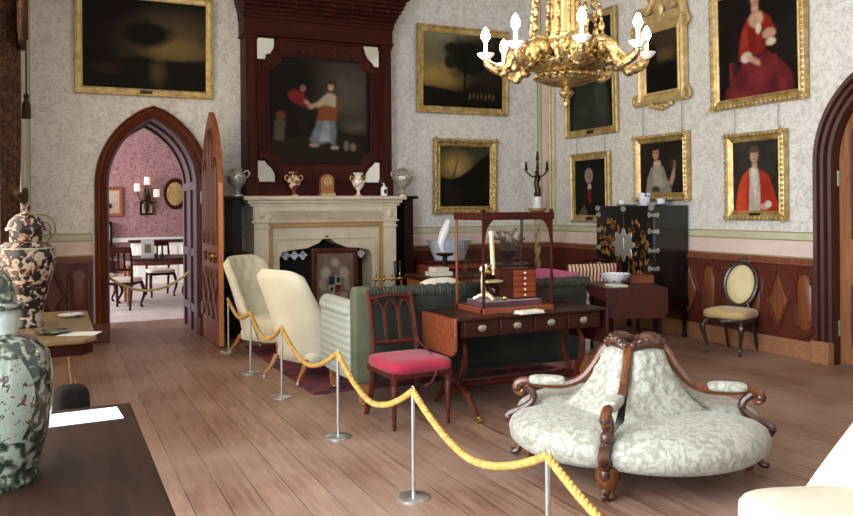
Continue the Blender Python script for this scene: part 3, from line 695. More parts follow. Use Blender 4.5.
for x in (-.83, .85):
    mb = MB(); mb.bb(x-.09, x+.09, 0, .42, 0, 1.375); mb.bb(x-.1, x+.1, -.02, .42, 0, .2); mb.bb(x-.1, x+.1, -.02, .42, 1.3, 1.33); mb.build('pilaster', 'marble', t, bev=.006)
mb = MB(); mb.bb(-.74, -.69, .0, .1, 0, 1.375); mb.bb(.71, .76, 0, .1, 0, 1.375); mb.bb(-.69, .71, 0, .1, 1.315, 1.375); mb.build('gilded_slip', 'slip', t, bev=.006)
# inner slab with ogee-headed opening
opn = [(-.60, 0), (-.60, .93), (-.56, 1.01), (-.45, 1.03), (-.25, 1.05), (-.1, 1.11), (0.01, 1.21), (.12, 1.11), (.27, 1.05), (.47, 1.03), (.58, 1.01), (.62, .93), (.62, 0)]
out = [(-.69, 0), (-.69, 1.0), (-.69, 1.315), (-.45, 1.315), (-.25, 1.315), (-.1, 1.315), (.01, 1.315), (.12, 1.315), (.27, 1.315), (.47, 1.315), (.71, 1.315), (.71, 1.0), (.71, 0)]
mb = MB(); R_ = [[mb.V((x, y, z)) for x, z in q] for y, q in ((.04, out), (.04, opn), (.42, opn))]; mb._grid(R_)
mb.tube([(x, .035, z) for x, z in [(-.65, 0), (-.65, 1.1), (-.62, 1.17), (.64, 1.17), (.67, 1.1), (.67, 0)]], .012, 6)
mb.build('inner_slab', 'marble', t, ang=20)
mb = MB(); mb.bb(-.66, .68, .405, .425, 0, 1.3); mb.bb(-.69, .71, .05, .42, -.0, .02); mb.build('firebox', 'soot', t)
for i, (x, z) in enumerate([(-.48+.11*i, .955) for i in range(3)]+[(.32+.1*i, .955) for i in range(3)]):
    MB().box((x, .2, z), (.085, .02, .085), M4=Matrix.Translation((x, .2, z)) @ Matrix.Rotation(PI/4, 4, 'Y') @ Matrix.Translation((-x, -.2, -z))).build('glazed_tile', 'bluechina', t)
# dark wooden wings beside the mantel
for s, xx in ((-1, 2.03), (1, 4.25)):
    mb = MB(); mb.bb(-.06, .06, -.2, .25, 0, 1.66); mb.bb(-.065, .065, -.22, .25, 0, .18); mb.bb(-.115 if s < 0 else -.065, .065 if s < 0 else .115, -.24, .25, 1.66, 1.70)
    o = mb.build('wooden_bracket', 'ebony', loc=(xx-(.02 if s < 0 else -.02), 9.845, 0), bev=.006)
    tag(o, 'dark wooden side pier and shelf at the %s of the marble mantelpiece' % ('left' if s < 0 else 'right'), 'shelf', 'dark piers beside the mantelpiece')
# overmantel
t = thing('overmantel', 'tall dark mahogany overmantel with moulded cornice standing over the marble mantelpiece', 'overmantel', (3.11, 9.83, 1.70))
mb = MB(); mb.bb(-.95, .97, 0, .265, 0, 2.05); mb.build('back_board', 'mahogd', t)
for x in (-.95, .83):
    mb = MB(); mb.bb(x, x+.14, -.06, 0, .0, 1.98); mb.bb(x+.03, x+.11, -.075, -.06, .3, 1.93); mb.bb(x-.01, x+.15, -.08, 0, 0, .22); mb.bb(x-.01, x+.15, -.08, 0, 1.93, 1.99); mb.build('stile', 'mahogdz', t, bev=.006)
mb = MB(); mb.bb(-.81, .83, -.05, 0, 0, .17); mb.bb(-.81, .83, -.06, 0, .155, .18); mb.build('bottom_rail', 'mahogd', t, bev=.005)
mb = MB(); mb.bb(-.97, .99, -.07, .265, 2.0, 2.2); mb.bb(-.98, 1.0, -.09, .265, 1.98, 2.01); mb.build('entablature', 'mahogd', t, bev=.006)
mb = MB()
for i in range(8):
    k = i/7; d = .09+.32*sm(k); mb.bb(-.98-.05*sm(k), 1.0+.05*sm(k), -d, .265, 2.19+.33*k*.9, 2.19+.33*(k+.16)*.9)
mb.bb(-1.06, 1.08, -.46, .265, 2.5, 2.62)
mb.build('cornice', 'mahogd', t, bev=.006)
for i in range(8):
    mb = MB(); x = -.84+.24*i; ctube(mb, [(x-.03, -.30, 2.42), (x, -.27, 2.34), (x+.05, -.16, 2.24)], (.012, .01, .004), 6, 4); mb.build('carved_leaf', 'mahogz', t)
for x0_, z0_ in ((-.80, .18), (.60, .18), (-.80, 1.70), (.60, 1.70)): MB().bb(x0_, x0_+.21, -.014, -.001, z0_, z0_+.26).build('mirror_plate', 'mirror', t)
# lobed frame: cross-shaped outline with concave corners
def lobes(W, H, n, r, cz):
    P = []
    for cx, cy, a0 in ((-W, -H, 0), (W, -H, PI/2), (W, H, PI), (-W, H, -PI/2)):
        for i in range(9):
            a = a0+PI/2-i*(PI/2)/8 if True else 0
            P.append((cx+r*math.cos(a)*1.0, cz+cy+r*math.sin(a)))
    return P
fo = [(-.80, .52), (-.72, .52), (-.68, .47), (-.62, .42), (-.58, .36), (-.56, .26), (.58, .26), (.60, .36), (.64, .42), (.70, .47), (.74, .52), (.82, .52),
      (.82, 1.62), (.74, 1.62), (.70, 1.67), (.64, 1.72), (.60, 1.78), (.58, 1.89), (-.56, 1.89), (-.58, 1.78), (-.62, 1.72), (-.68, 1.67), (-.72, 1.62), (-.80, 1.62)]
fo = [(x, 1.075+(z-1.075)*1.1) for x, z in fo]
inn = []
for x, z in fo: inn.append((max(-.655, min(.675, x*.83)), 1.075+max(-.655, min(.655, (z-1.075)*.8))))
mb = MB(); R_ = [[mb.V((x, y, z)) for x, z in q] for y, q in ((-.01, fo), (-.055, fo), (-.06, [(lerp(a[0], b[0], .5), lerp(a[1], b[1], .5)) for a, b in zip(fo, inn)]), (-.03, inn), (-.01, inn))]; mb._grid(R_, cv=True)
mb.tube([(x*.985, -.055, 1.075+(z-1.075)*.985) for x, z in fo], .02, 6, closed=True)
for x in (-.68, -.745, .70, .765): mb.tube([(x, -.06, .55), (x, -.06, 1.6)], .016, 6)
mb.build('lobed_frame', 'mahogdz', t, ang=30)
mb = MB()
for s in (-1, 1):
    for i in range(3):
        mb.tube(bez([(s*(.1+.12*i), -.062, 1.80), (s*(.16+.12*i), -.062, 1.84), (s*(.2+.12*i), -.062, 1.79)], 4), .008, 5)
mb.build('frame_carving', 'mahogz', t)
p = Pic(1.33, 1.33, '#17130f', 110).grad('#3b352c', .45, 1); p.gradu('#2f2a22', .3, .9); p.ell(.78, .68, .34, .22, '#4d473c', 1.2); p.ell(.15, .75, .4, .5, '#14110d', .9); p.poly([(0, 0), (1, 0), (1, .32), (.7, .34), (.3, .24), (0, .22)], '#241d15'); p.ell(.86, .36, .14, .06, '#4a4336', 1)
p.poly([(.40, .2), (.46, .34), (.49, .44), (.66, .44), (.68, .3), (.66, .15), (.6, .2), (.52, .17)], '#6c7478'); p.poly([(.50, .2), (.55, .42), (.6, .42), (.62, .2)], '#8a9192'); p.poly([(.48, .4), (.5, .54), (.57, .58), (.68, .55), (.68, .4)], '#7d4526'); p.poly([(.46, .52), (.52, .62), (.6, .68), (.67, .66), (.7, .58), (.66, .54), (.56, .56)], '#a99c86'); p.poly([(.68, .66), (.74, .58), (.7, .52), (.67, .56)], '#6d3a22')
p.poly([(.42, .51), (.5, .56), (.52, .6), (.42, .55), (.38, .52)], '#b08a70'); face(p, .625, .74, .036, hair='#3a281c')
p.poly([(.2, .6), (.19, .66), (.26, .7), (.34, .66), (.38, .58), (.36, .52), (.3, .54)], '#6d1c18'); p.poly([(.34, .58), (.42, .52), (.44, .54), (.38, .6)], '#a58068'); p.ell(.34, .71, .03, .035, '#7d5a46', .4); p.poly([(.26, .52), (.38, .52), (.4, .3), (.3, .28)], '#1c1712')
p.ell(.12, .44, .045, .04, '#5e2a20', .5); p.poly([(.05, .2), (.06, .38), (.1, .42), (.16, .38), (.15, .2)], '#4f4434'); p.ell(.45, .16, .05, .02, '#a08070', .6); p.ell(.66, .14, .04, .02, '#b09078', .6); p.ell(.78, .16, .03, .05, '#6d6154', .5); p.ell(.85, .15, .03, .04, '#6d6154', .5)
t = thing('framed_picture', 'dark painting of a couple holding hands set into the mahogany overmantel', 'painting', (3.09, 9.805, 2.12))
MB().loopsweep(rect(1.34, 1.34), [(0, 0), (0, .03), (.03, .025), (.03, 0)]).build('frame', 'ebony', t); cv = canvas(p, 1.3, 1.3, 'canvas', t, -.012); cv.location.z = .02

# ornaments along the mantel shelf
def urn(name, label, group, loc, h, r, m, m2, handles=True, lid=True, rz=0):
    t = thing(name, label, 'vase', loc, rz, group)
    pr_ = [(0, 0), (.6*r, 0), (.62*r, .05*h), (.3*r, .09*h), (.2*r, .2*h), (.34*r, .27*h), (.8*r, .42*h), (r, .58*h), (.98*r, .68*h), (.6*r, .78*h), (.5*r, .84*h), (.66*r, .9*h)]
    pr_ += [(.62*r, .92*h), (.3*r, .97*h), (.1*r, .98*h), (.12*r, h), (0, h*1.01)] if lid else [(.8*r, .98*h), (.86*r, h), (.7*r, h), (.45*r, .9*h), (0, .88*h)]
    MB().lathe(pr_, n=24).build('vessel', m, t)
    MB().lathe([(0, 0), (.66*r, 0), (.66*r, .035*h), (0, .035*h)], n=20).build('foot_ring', m2, t)
    if handles:
        for s in (-1, 1):
            mb = MB(); ctube(mb, [(s*.62*r, 0, .78*h), (s*1.12*r, 0, .86*h), (s*1.3*r, 0, .74*h), (s*.98*r, 0, .6*h)], (.07*r, .09*r, .09*r, .07*r), 8, 5); mb.build('handle', m2, t)
    mb = MB()
    for s in (-1, 1): mb.lathe([(.0, 0), (.36*r, .0), (.3*r, .03*r), (0, .05*r)], n=14); break
    mb.xf(Matrix.Translation((0, -.93*r, .62*h)) @ Matrix.Rotation(PI/2, 4, 'X')).build('medallion', m2, t)
    return t
urn('mantel_vase', 'large dark silver two-handled urn on the dark shelf left of the mantelpiece', 'ornaments on the mantel', (2.03, 9.74, 1.70), .36, .12, 'silver', 'pewter')
urn('mantel_vase', 'large bright silver two-handled urn on the dark shelf right of the mantelpiece', 'ornaments on the mantel', (4.22, 9.74, 1.70), .38, .125, 'silver', 'pewter')
urn('mantel_vase', 'red and gold porcelain vase with gilt handles on mantel left of the clock', 'ornaments on the mantel', (2.73, 9.7, 1.70), .30, .085, 'redporc', 'gilt', lid=False)
urn('mantel_vase', 'white painted porcelain vase with gilt handles on mantel right of the clock', 'ornaments on the mantel', (3.58, 9.7, 1.70), .30, .085, 'whiteporc', 'gilt', lid=False)
t = thing('mantel_clock', 'small gilt arched clock in the middle of the marble mantelpiece', 'clock', (3.16, 9.72, 1.70))
MB().bb(-.1, .1, -.06, .06, 0, .04).build('base', 'gilt', t, bev=.004)
MB().prism([(-.085, .04), (.085, .04), (.085, .2)]+[(.085*math.cos(a), .2+.075*math.sin(a)) for a in np.linspace(0, PI, 12)][1:], .05, -.05).build('case', 'satin', t, bev=.004)
dial = MB().lathe([(0, 0), (.052, 0), (.052, .006), (0, .008)], n=24).xf(Matrix.Translation((0, -.05, .185)) @ Matrix.Rotation(PI/2, 4, 'X')).build('dial', 'gilt', t)
MB().bb(-.003, .003, -.063, -.059, .185, .222).bb(0, .026, -.063, -.059, .182, .188).build('hand', 'iron', dial)
MB().tube([(.052*math.cos(a), -.058, .185+.052*math.sin(a)) for a in np.linspace(0, 2*PI, 25)[:-1]], .006, 6, closed=True).build('bezel', 'gilt', t)
t = thing('pump_bottle', 'small white pump bottle with black label at right end of the mantelpiece', 'bottle', (3.92, 9.66, 1.70))
MB().lathe([(0, 0), (.042, 0), (.045, .01), (.045, .1), (.03, .12), (.018, .125), (.018, .14), (0, .14)], n=16).build('body', 'china', t)
MB().cyl((0, 0, .14), (0, 0, .165), .01).cyl((0, 0, .165), (-.03, -.01, .165), .007).build('pump', 'china', t)
MB().bb(-.02, .02, -.048, -.044, .035, .085).build('label_patch', 'iron', t)
# fire screen, brass fender rail, fire irons
t = thing('fire_screen', 'mahogany fire screen with embroidered coat of arms before the dark hearth', 'fire screen', (3.12, 9.3, 0))
MB().loopsweep([(x, z+.3, a, b) for x, z, a, b in rect(.58, .76)], [(0, -.015), (0, .02), (.01, .03), (.045, .03), (.055, .02), (.055, -.015)]).build('frame', 'mahogz', t)
p = Pic(.48, .66, '#6a5850').cloud(6, 21, .4, .8, '#7d6a5e'); 
for s in (-1, 1):
    p.ell(.5+s*.24, .62, .12, .1, '#9a8b80', .5, s*.5); p.ell(.5+s*.3, .42, .08, .12, '#93847a', .5); p.ell(.5+s*.22, .2, .1, .07, '#988a7e', .5)
p.ell(.5, .8, .1, .07, '#9c8d80', .5); p.ell(.5, .15, .3, .03, '#a39788', .5)
p.poly([(.34, .56), (.66, .56), (.66, .36), (.6, .28), (.5, .22), (.4, .28), (.34, .36)], '#9a9288'); p.poly([(.34, .56), (.5, .56), (.5, .4), (.34, .4)], '#232c48'); p.poly([(.5, .4), (.66, .4), (.66, .36), (.6, .28), (.5, .22)], '#642022'); p.poly([(.54, .54), (.64, .54), (.64, .44), (.54, .44)], '#22242c'); p.ell(.42, .33, .04, .04, '#22242c')
cv = canvas(p, .5, .68, 'embroidered_panel', t, .0); cv.location.z = .34
MB().bb(-.27, .27, .002, .012, .32, 1.04).build('backing', 'mahogd', t)
for s in (-1, 1):
    mb = MB(); ctube(mb, [(s*.27, -.2, .015), (s*.27, -.1, .06), (s*.27, 0, .2), (s*.27, .1, .06), (s*.27, .2, .015)], (.02, .018, .02, .018, .02), 8, 5); mb.cyl((s*.27, 0, .15), (s*.27, 0, .34), .018); mb.build('foot', 'mahogz', t)
t = thing('fire_basket', 'black iron fire basket inside the dark hearth opening', 'grate', (3.12, 9.84, .02))
mb = MB(); mb.bb(-.32, .32, .1, .16, 0, .62)
for i in range(4): mb.cyl((-.32, -.12, .15+.09*i), (.32, -.12, .15+.09*i), .011, n=6)
for s in (-1, 1): mb.cyl((s*.32, -.12, 0), (s*.32, -.12, .5), .016, n=8); mb.ell((s*.32, -.12, .53), (.03, .03, .03), 8); mb.bb(s*.32-.01, s*.32+.01, -.12, .1, .12, .3)
mb.build('basket', 'iron', t)
t = thing('fender_rail', 'brass fender rail with small spikes at the right of the hearth', 'fender', (3.58, 9.2, 0))
mb = MB(); mb.cyl((0, 0, .66), (.40, 0, .66), .011, n=8)
for i in range(4): mb.ell((.04+.105*i, 0, .66), (.02, .02, .03), 8); mb.lathe([(0, .68), (.009, .69), (.013, .72), (0, .75)], (.04+.105*i, 0, 0), 8)
mb.build('top_rail', 'brass', t)
for x in (.02, .38): MB().lathe([(0, 0), (.05, 0), (.05, .01), (.012, .02), (.012, .64), (0, .64)], (x, 0, 0), 12).build('upright', 'brass', t)
for i in range(2):
    t = MB(); t.cyl((0, 0, 0.0), (.03, .16, .8), .012, n=8).ell((.031, .165, .83), (.018, .018, .03), 8); t.bb(-.03, .03, -.012, .012, 0, .16) if i else t.ell((0, 0, .05), (.016, .016, .05), 8)
    o = t.build('fire_iron', 'iron', loc=(4.0+.07*i, 9.42, 0)); tag(o, ('black iron poker' if i == 0 else 'black iron fire shovel')+' leaning against right side of the mantelpiece', 'fire iron', 'fire irons')

# ------------------------------------------------------------------ dining room beyond
FZ = .004
t = thing('dining_table', 'mahogany dining table in the pink room beyond the doorway', 'table', (1.62, 14.0, FZ))
tp = [(.78*math.cos(a), .62*math.sin(a)) for a in np.linspace(0, 2*PI, 40)[:-1]]
MB().slab(tp, .725, .755).build('table_top', 'walnut', t, bev=.006); MB().slab([(x*.8, y*.8) for x, y in tp], .64, .725).build('apron', 'redwood', t)
for x, y in ((-.5, -.3), (.5, -.3), (-.5, .3), (.5, .3)): MB().cyl((x, y, .64), (x*1.02, y*1.02, 0), .035, .022).build('leg', 'satin', t)
def dining_chair():
    t = thing('dining_chair', '', 'chair', group='dining chairs in the pink room')
    MB().sup((0, 0, .45), (.46, .44, .08), .5, .4).build('seat', 'pinkband', t); MB().bb(-.21, .21, -.2, .2, .38, .43).build('seat_rail', 'mahogd', t)
    for s in (-1, 1):
        ctube2 = MB(); ctube(ctube2, [(s*.2, -.18, .4), (s*.22, -.26, .22), (s*.19, -.2, .06), (s*.2, -.23, 0)], (.028, .024, .016, .02), 8, 5); ctube2.build('leg', 'mahogd', t)
        ctube2 = MB(); ctube(ctube2, [(s*.19, .28, 0), (s*.19, .2, .4), (s*.2, .22, .7), (s*.2, .28, .95)], (.018, .022, .02, .018), 8, 5); ctube2.build('back_upright', 'mahogd', t)
    mb = MB(); mb.bb(-.2, .2, .25, .29, .88, .97); mb.bb(-.19, .19, .21, .23, .6, .64)
    for x in (-.09, 0, .09): mb.bb(x-.012, x+.012, .215, .25, .62, .9)
    mb.build('backrest', 'mahogd', t); return t
d0 = dining_chair()
for i, (x, y, rz, lb) in enumerate(((1.02, 13.3, 2.7, 'dark dining chair at the left near side of far table, beyond the rope'), (.75, 14.2, 1.75, 'dark dining chair at the far left end of the pink room table'), (2.25, 13.35, -2.6, 'dark dining chair at the right near side of the pink room table'), (1.75, 14.95, .1, 'dark dining chair behind the pink room table'))):
    o = d0 if i == 0 else copytree(d0); o.location = (x, y, FZ); o.rotation_euler.z = rz; o['label'] = lb
t = thing('photo_mount', 'white mounted photograph propped on the table in the pink room', 'photograph', (1.42, 13.75, .76))
MB().box((0, 0, .145), (.2, .012, .29)).xf(Matrix.Rotation(-.2, 4, 'X')).build('mount', 'white', t); MB().box((0, -.008, .15), (.1, .004, .14)).xf(Matrix.Rotation(-.2, 4, 'X')).build('print', 'olivetop', t)
for i, x in enumerate((1.52, 1.62)): o = MB().lathe([(0, 0), (.03, 0), (.035, .05), (.02, .075), (0, .08)], n=12).build('ink_pot', 'iron', loc=(x, 13.62, .757)); tag(o, 'small black pot on the pink room table, %s of the pair' % ('left' if i == 0 else 'right'), 'pot', 'black pots')
t = thing('console_cabinet', 'white painted sideboard with dark top against the pink far wall', 'sideboard', (2.2, 17.6, FZ))
MB().bb(-.7, .7, -.25, .3, 0, .86).build('body', 'plaster', t, bev=.01); MB().bb(-.75, .75, -.3, .32, .86, .9).build('top', 'mahogd', t)
for x in (-.45, 0, .45): MB().bb(x-.18, x+.18, -.265, -.25, .12, .78).build('door', 'plaster', t, bev=.01)
t = thing('wall_sconce', 'bronze wall light with three pale candle shades on the pink wall', 'wall lamp', (1.83, 17.93, 1.75))
MB().lathe([(0, -.3), (.03, -.26), (.06, -.1), (.09, .05), (.05, .2), (.02, .3), (0, .32)], n=14, sy=.5).build('backplate', 'bronze', t)
for x, z in ((-.2, .22), (0, .36), (.19, .1)):
    mb = MB(); ctube(mb, [(0, -.03, .0), (x*.6, -.14, z-.24), (x, -.16, z-.05)], (.018, .015, .015), 6, 5); mb.build('branch', 'bronze', t); MB().lathe([(.055, 0), (.065, .0), (.06, .16), (.05, .16)], (x, -.16, z-.04), 14).build('candle_shade', 'shade', t)
p = Pic(.6, .7, '#b39a84', 50).grad('#c4b09c', .3, 1); p.poly([(.2, .2), (.45, .2), (.4, .34), (.25, .3)], '#2a2020'); p.ell(.62, .32, .12, .12, '#3a2c28')
picture('brown framed picture of dark animals on the left of the pink wall', 'pictures in the pink room', (1.03, 17.985, 1.40), 0, .66, .62, .07, p, m='rust', tilt=0)
p = Pic(.3, .3, '#c2b09c', 40).ell(.5, .5, .3, .3, '#a8927e', .5)
picture('small square framed print below the wall light in the pink room', 'pictures in the pink room', (1.84, 17.985, 1.43), 0, .29, .28, .04, p, m='mahogd', tilt=0)
t = thing('oval_plaque', 'oval gilt plaque on the right of the pink wall', 'plaque', (2.42, 17.96, 1.88)); 
MB().lathe([(0, 0), (.24, 0), (.24, .02), (.21, .045), (.18, .02), (0, .02)], n=28, sy=1.4).xf(Matrix.Rotation(PI/2, 4, 'X')).build('frame', 'mahogd', t); MB().lathe([(0, .02), (.18, .021), (.1, .03), (0, .034)], n=24, sy=1.4).xf(Matrix.Rotation(PI/2, 4, 'X')).build('relief', 'giltc', t)
t = thing('bracket_clock', 'dark case with pale dial at left end of the pink wall', 'clock', (.98, 17.9, .8)); MB().bb(-.22, .22, -.2, .06, -.8, .0).build('stand', 'mahogd', t)
MB().bb(-.16, .16, -.12, .05, 0, .5).build('case', 'ebony', t, bev=.02); MB().bb(-.11, .11, -.128, -.12, .1, .42).build('dial', 'pewter', t)
# rope across the doorway
mb = MB(); mb.tube([(lerp(.585, 1.64, q), 10.75, .75-.235*(1-(2*q-1)**2)) for q in np.linspace(0, 1, 30)], .016, 8)
tag(mb.build('barrier_rope', 'ropew'), 'pale rope slung across the pointed doorway to the pink room', 'rope')

# ------------------------------------------------------------------ left side: window bay, tables, jars
t = thing('curtain', 'brown brocade curtain gathered at the far side of the left window', 'curtain', (-.40, 8.72, 0))
def fold_sheet(x0, x1, y0, y1, z0, z1, n, amp, pinch=None):
    mb = MB(); rows = []
    for i in range(25):
        v = i/24; z = lerp(z0, z1, v); row = []
        k = 1 if not pinch else 1-pinch[1]*math.exp(-((z-pinch[0])/.35)**2)
        for j in range(n*8+1):
            q = j/(n*8); y = (y0+y1)/2+(y1-y0)*(q-.5)*k; x = lerp(x0, x1, q)+amp*k*math.sin(2*PI*n*q)
            row.append(mb.V((x, y, z)))
        rows.append(row)
    mb._grid(rows); return mb
o = fold_sheet(-.14, .095, -.30, .36, .1, 4.6, 6, .055, (1.7, .25)).build('drape', 'curtain', t); s = o.modifiers.new('thick', 'SOLIDIFY'); s.thickness = .012
o = fold_sheet(.14, .16, -.30, .30, 3.25, 4.6, 4, .03).build('pelmet', 'curtain', t); s = o.modifiers.new('thick', 'SOLIDIFY'); s.thickness = .015
mb = MB()
for i in range(14): mb.cyl((.15+.01*math.sin(i), -.30+.6*i/13, 3.27), (.15, -.30+.6*i/13, 3.16), .022, .026, 6)
mb.build('fringe', 'curtrim', t)
mb = MB(); mb.tube(bez([(.10, -.26, 1.72), (.16, 0, 1.64), (.16, .3, 1.75)], 8), .03, 8); mb.build('tie_back', 'curtrim', t)
t = thing('tassel', 'dark tassel hanging beside the left window curtain', 'tassel', (XL+.05, 9.28, 0))
MB().cyl((0, 0, 2.75), (0, 0, 4.6), .008, n=6).build('cord', 'curtrim', t); MB().lathe([(0, 2.5), (.045, 2.5), (.04, 2.65), (.02, 2.7), (.03, 2.74), (0, 2.78)], n=12).build('tassel_head', 'curtrim', t)
# window-side wooden shutter
o = MB().bb(-.05, .05, -.08, .08, 0.0, 3.3).bb(-.06, .06, -.095, .095, 0, .2).bb(-.06, .06, -.095, .095, 3.2, 3.3).build('window_shutter', wood('pale_shutter', '#a98a62', '#bb9c72', axis='z'), loc=(-.36, 5.78, .12), bev=.01)
tag(o, 'pale wooden folded shutter at the left edge beside the curtain', 'shutter')

# near table with the large green jar
t = thing('side_table', 'dark brown side table nearest the camera at lower left', 'table', (0.0, 2.45, 0))
MB().bb(-.30, .292, -1.0, 1.08, .715, .75).build('table_top', 'neardk', t, bev=.01)
MB().bb(-.27, .262, -.95, 1.03, .6, .715).build('apron', 'neardk', t)
for x in (-.24, .23):
    for y in (-.9, .98): MB().lathe([(0, 0), (.02, 0), (.03, .05), (.022, .12), (.035, .5), (.04, .6), (0, .6)], (x, y, 0), 12).build('leg', 'neardk', t)
def jar(name, label, loc, prof, m, bands, group=None):
    t = thing(name, label, 'jar', loc, 0, group)
    MB().lathe(prof, n=40).build('jar_body', m, t, ang=60)
    for nm, pf, mm in bands: MB().lathe(pf, n=40).build(nm, mm, t, ang=60)
    return t
gj = jar('lidded_jar', 'huge green famille verte porcelain jar with domed lid at the left edge', (-.16, 2.68, .75),
    [(0, 0), (.138, 0), (.142, .012), (.135, .03), (.142, .06), (.165, .15), (.183, .27), (.184, .36), (.17, .43), (.13, .475), (.085, .488), (.078, .5), (0, .5)], 'verte',
    [('neck', [(.076, .49), (.079, .50), (.08, .575), (.074, .58), (0, .58)], 'porc'),
     ('lid', [(.0, .578), (.095, .578), (.098, .59), (.09, .6), (.075, .605), (.072, .63), (.06, .67), (.035, .705), (.012, .715), (.012, .73), (.024, .745), (.02, .765), (0, .775)], 'verte')])
for a in (-1.0, .1, 1.3):
    mb = MB(); rows = []
    for i in range(9):
        v = i/8; zz = .16+.27*v; r = float(np.interp(zz, [.06, .15, .27, .36, .43], [.142, .165, .183, .184, .17]))+.0015; w_ = .38*math.sin(PI*(.12+.76*v))
        rows.append([mb.V((r*math.cos(a-PI/2+.3+w_*(j/4-1)), r*math.sin(a-PI/2+.3+w_*(j/4-1)), zz)) for j in range(9)])
    mb._grid(rows); mb.build('painted_panel', 'vertep', gj)
gj.scale = (.88, .88, .88)
t = MB().bb(-.14, .14, -.1, .1, 0, .0015).build('paper_sheet', 'white', loc=(.10, 3.36, .7505), rz=.06); tag(t, 'white printed sheet lying on the near dark table', 'paper')
o = MB().sup((0, 0, .15), (.22, .2, .30), .5, .4).build('cloth_bundle', 'blackcloth', loc=(.12, 6.25, 0), rz=.3); tag(o, 'small black bundle on the floor between the two side tables', 'bundle')

# second table with the imari vase
t = thing('side_table', 'low table with pale worn top carrying the blue and orange vase by the window', 'table', (-.01, 7.3, 0))
tp = [(-.27, -.95), (.22, -.95), (.31, -.82), (.31, .85), (.24, .95), (-.27, .95)]
MB().slab(tp, .57, .60).build('table_top', 'olivetop', t, bev=.008)
MB().slab([(x*.92, y*.95) for x, y in tp], .48, .57).build('apron', 'mahogd', t)
for x, y in ((.13, -.35), (.15, .35), (-.2, -.35), (-.2, .35)):
    mb = MB(); ctube(mb, [(x, y, .5), (x+.01, y, .3), (x+.03, y-.02, .1), (x+.05, y-.05, 0)], (.022, .018, .014, .014), 8, 5); mb.build('leg', 'base', t)
k = .97
jar('lidded_jar', 'tall blue, white and orange imari jar with lid on the low window table', (-.19, 7.30, .60),
    [(0, 0), (.125, 0), (.13, .02), (.115, .05), (.13, .15), (.17, .32), (.215, .50), (.225, .58), (.21, .64), (.16, .69), (.12, .70), (0, .70)], 'imari',
    [('neck', [(.118, .69), (.122, .71), (.122, .78), (.135, .79), (0, .79)], 'imari'),
     ('lid', [(0, .785), (.15, .785), (.155, .80), (.14, .82), (.125, .86), (.08, .91), (.03, .93), (.02, .945), (.035, .96), (.03, .99), (0, 1.0)], 'imari'),
     ('collar_line', [(.213, .636), (.2165, .638), (.2165, .646), (.21, .648)], 'porc')])
o = MB().lathe([(0, 0), (.06, 0), (.11, .025), (.105, .028), (0, .008)], n=24).build('plate', 'bluechina', loc=(.15, 7.75, .60)); tag(o, 'small blue and white dish on the low window table behind the imari jar', 'dish')
o = MB().bb(-.14, .14, -.1, .1, 0, .0015).build('paper_sheet', 'white', loc=(.19, 6.68, .6005), rz=-.35); tag(o, 'white printed sheet at the front corner of the low window table', 'paper')
o = MB().lathe([(0, 0), (.1, 0), (.13, .02), (.12, .025), (0, .01)], n=24).build('saucer', 'verte', loc=(.0, 6.8, .60)); tag(o, 'shallow dark dish on the low table in front of the imari jar', 'dish')

# ------------------------------------------------------------------ rope barrier
posts = [(1.724, 8.749), (1.69, 7.535), (1.703, 6.459), (1.746, 5.159), (1.738, 3.897), (1.756, 2.645)]
plab = ['steel rope post farthest away beside the open door leaf', 'steel rope post beside the far cream chair, second from the open door', 'steel rope post beside the near cream chair, third from the open door', 'steel rope post in front of the green sofa end, left of the crimson chair', 'steel rope post second nearest the camera, just right of the crimson chair front legs', 'steel rope post nearest the camera, in front of the round sofa']
for i, (x, y) in enumerate(posts):
    if i == 0:
        p0 = thing('rope_post', plab[0], 'barrier post', (x, y, 0), 0, 'rope barrier posts')
        MB().lathe([(0, 0), (.09, 0), (.09, .008), (.08, .014), (.014, .018), (0, .018)], n=28).build('base', 'steel', p0)
        MB().cyl((0, 0, .015), (0, 0, .565), .0105, n=12).build('rod', 'steel', p0)
        MB().tube([(0, .016*math.cos(a), .58+.016*math.sin(a)) for a in np.linspace(0, 2*PI, 13)[:-1]], .004, 6, closed=True).build('ring', 'steel', p0)
    else:
        o = copytree(p0); o.location = (x, y, 0); o['label'] = plab[i]
ends = posts+[(1.78, 1.35)]; path = []
sags = [.12, .17, .19, .20, .19, .2]
for i in range(len(ends)-1):
    a, b = ends[i], ends[i+1]
    for k in range(40):
        q = k/40; path.append(Vector((lerp(a[0], b[0], q)-.0, lerp(a[1], b[1], q), .572-sags[i]*(1-abs(2*q-1)**1.7))))
path.append(Vector((ends[-1][0], ends[-1][1], .572)))
# resample finely and twist three strands
fine = []; L_ = [0]
for i in range(1, len(path)): L_.append(L_[-1]+(path[i]-path[i-1]).length)
ns = int(L_[-1]/.009); P_ = np.array([list(p) for p in path]); S_ = np.linspace(0, L_[-1], ns)
fine = [Vector((np.interp(s, L_, P_[:, 0]), np.interp(s, L_, P_[:, 1]), np.interp(s, L_, P_[:, 2]))) for s in S_]
mb = MB()
for k in range(3):
    st = []
    for i, c in enumerate(fine):
        tg = (fine[min(ns-1, i+1)]-fine[max(0, i-1)]).normalized(); n1 = Vector((1, 0, 0)); n1 = (n1-tg*n1.dot(tg)).normalized(); n2 = tg.cross(n1)
        a = 2*PI*S_[i]/.075+2*PI*k/3; st.append(c+(n1*math.cos(a)+n2*math.sin(a))*.0088)
    mb.tube(st, .0105, 6)
tag(mb.build('barrier_rope', 'rope', ang=80), 'twisted golden rope strung along the row of steel posts', 'rope')

# ------------------------------------------------------------------ hearth rug
mb = MB(); mb.bb(1.95, 4.35, 6.4, 9.0, 0.0005, .012); o = mb.build('hearth_rug', 'rug', smooth=False); 
tag(o, 'dark red and blue persian rug under the cream chairs before the fireplace', 'rug')

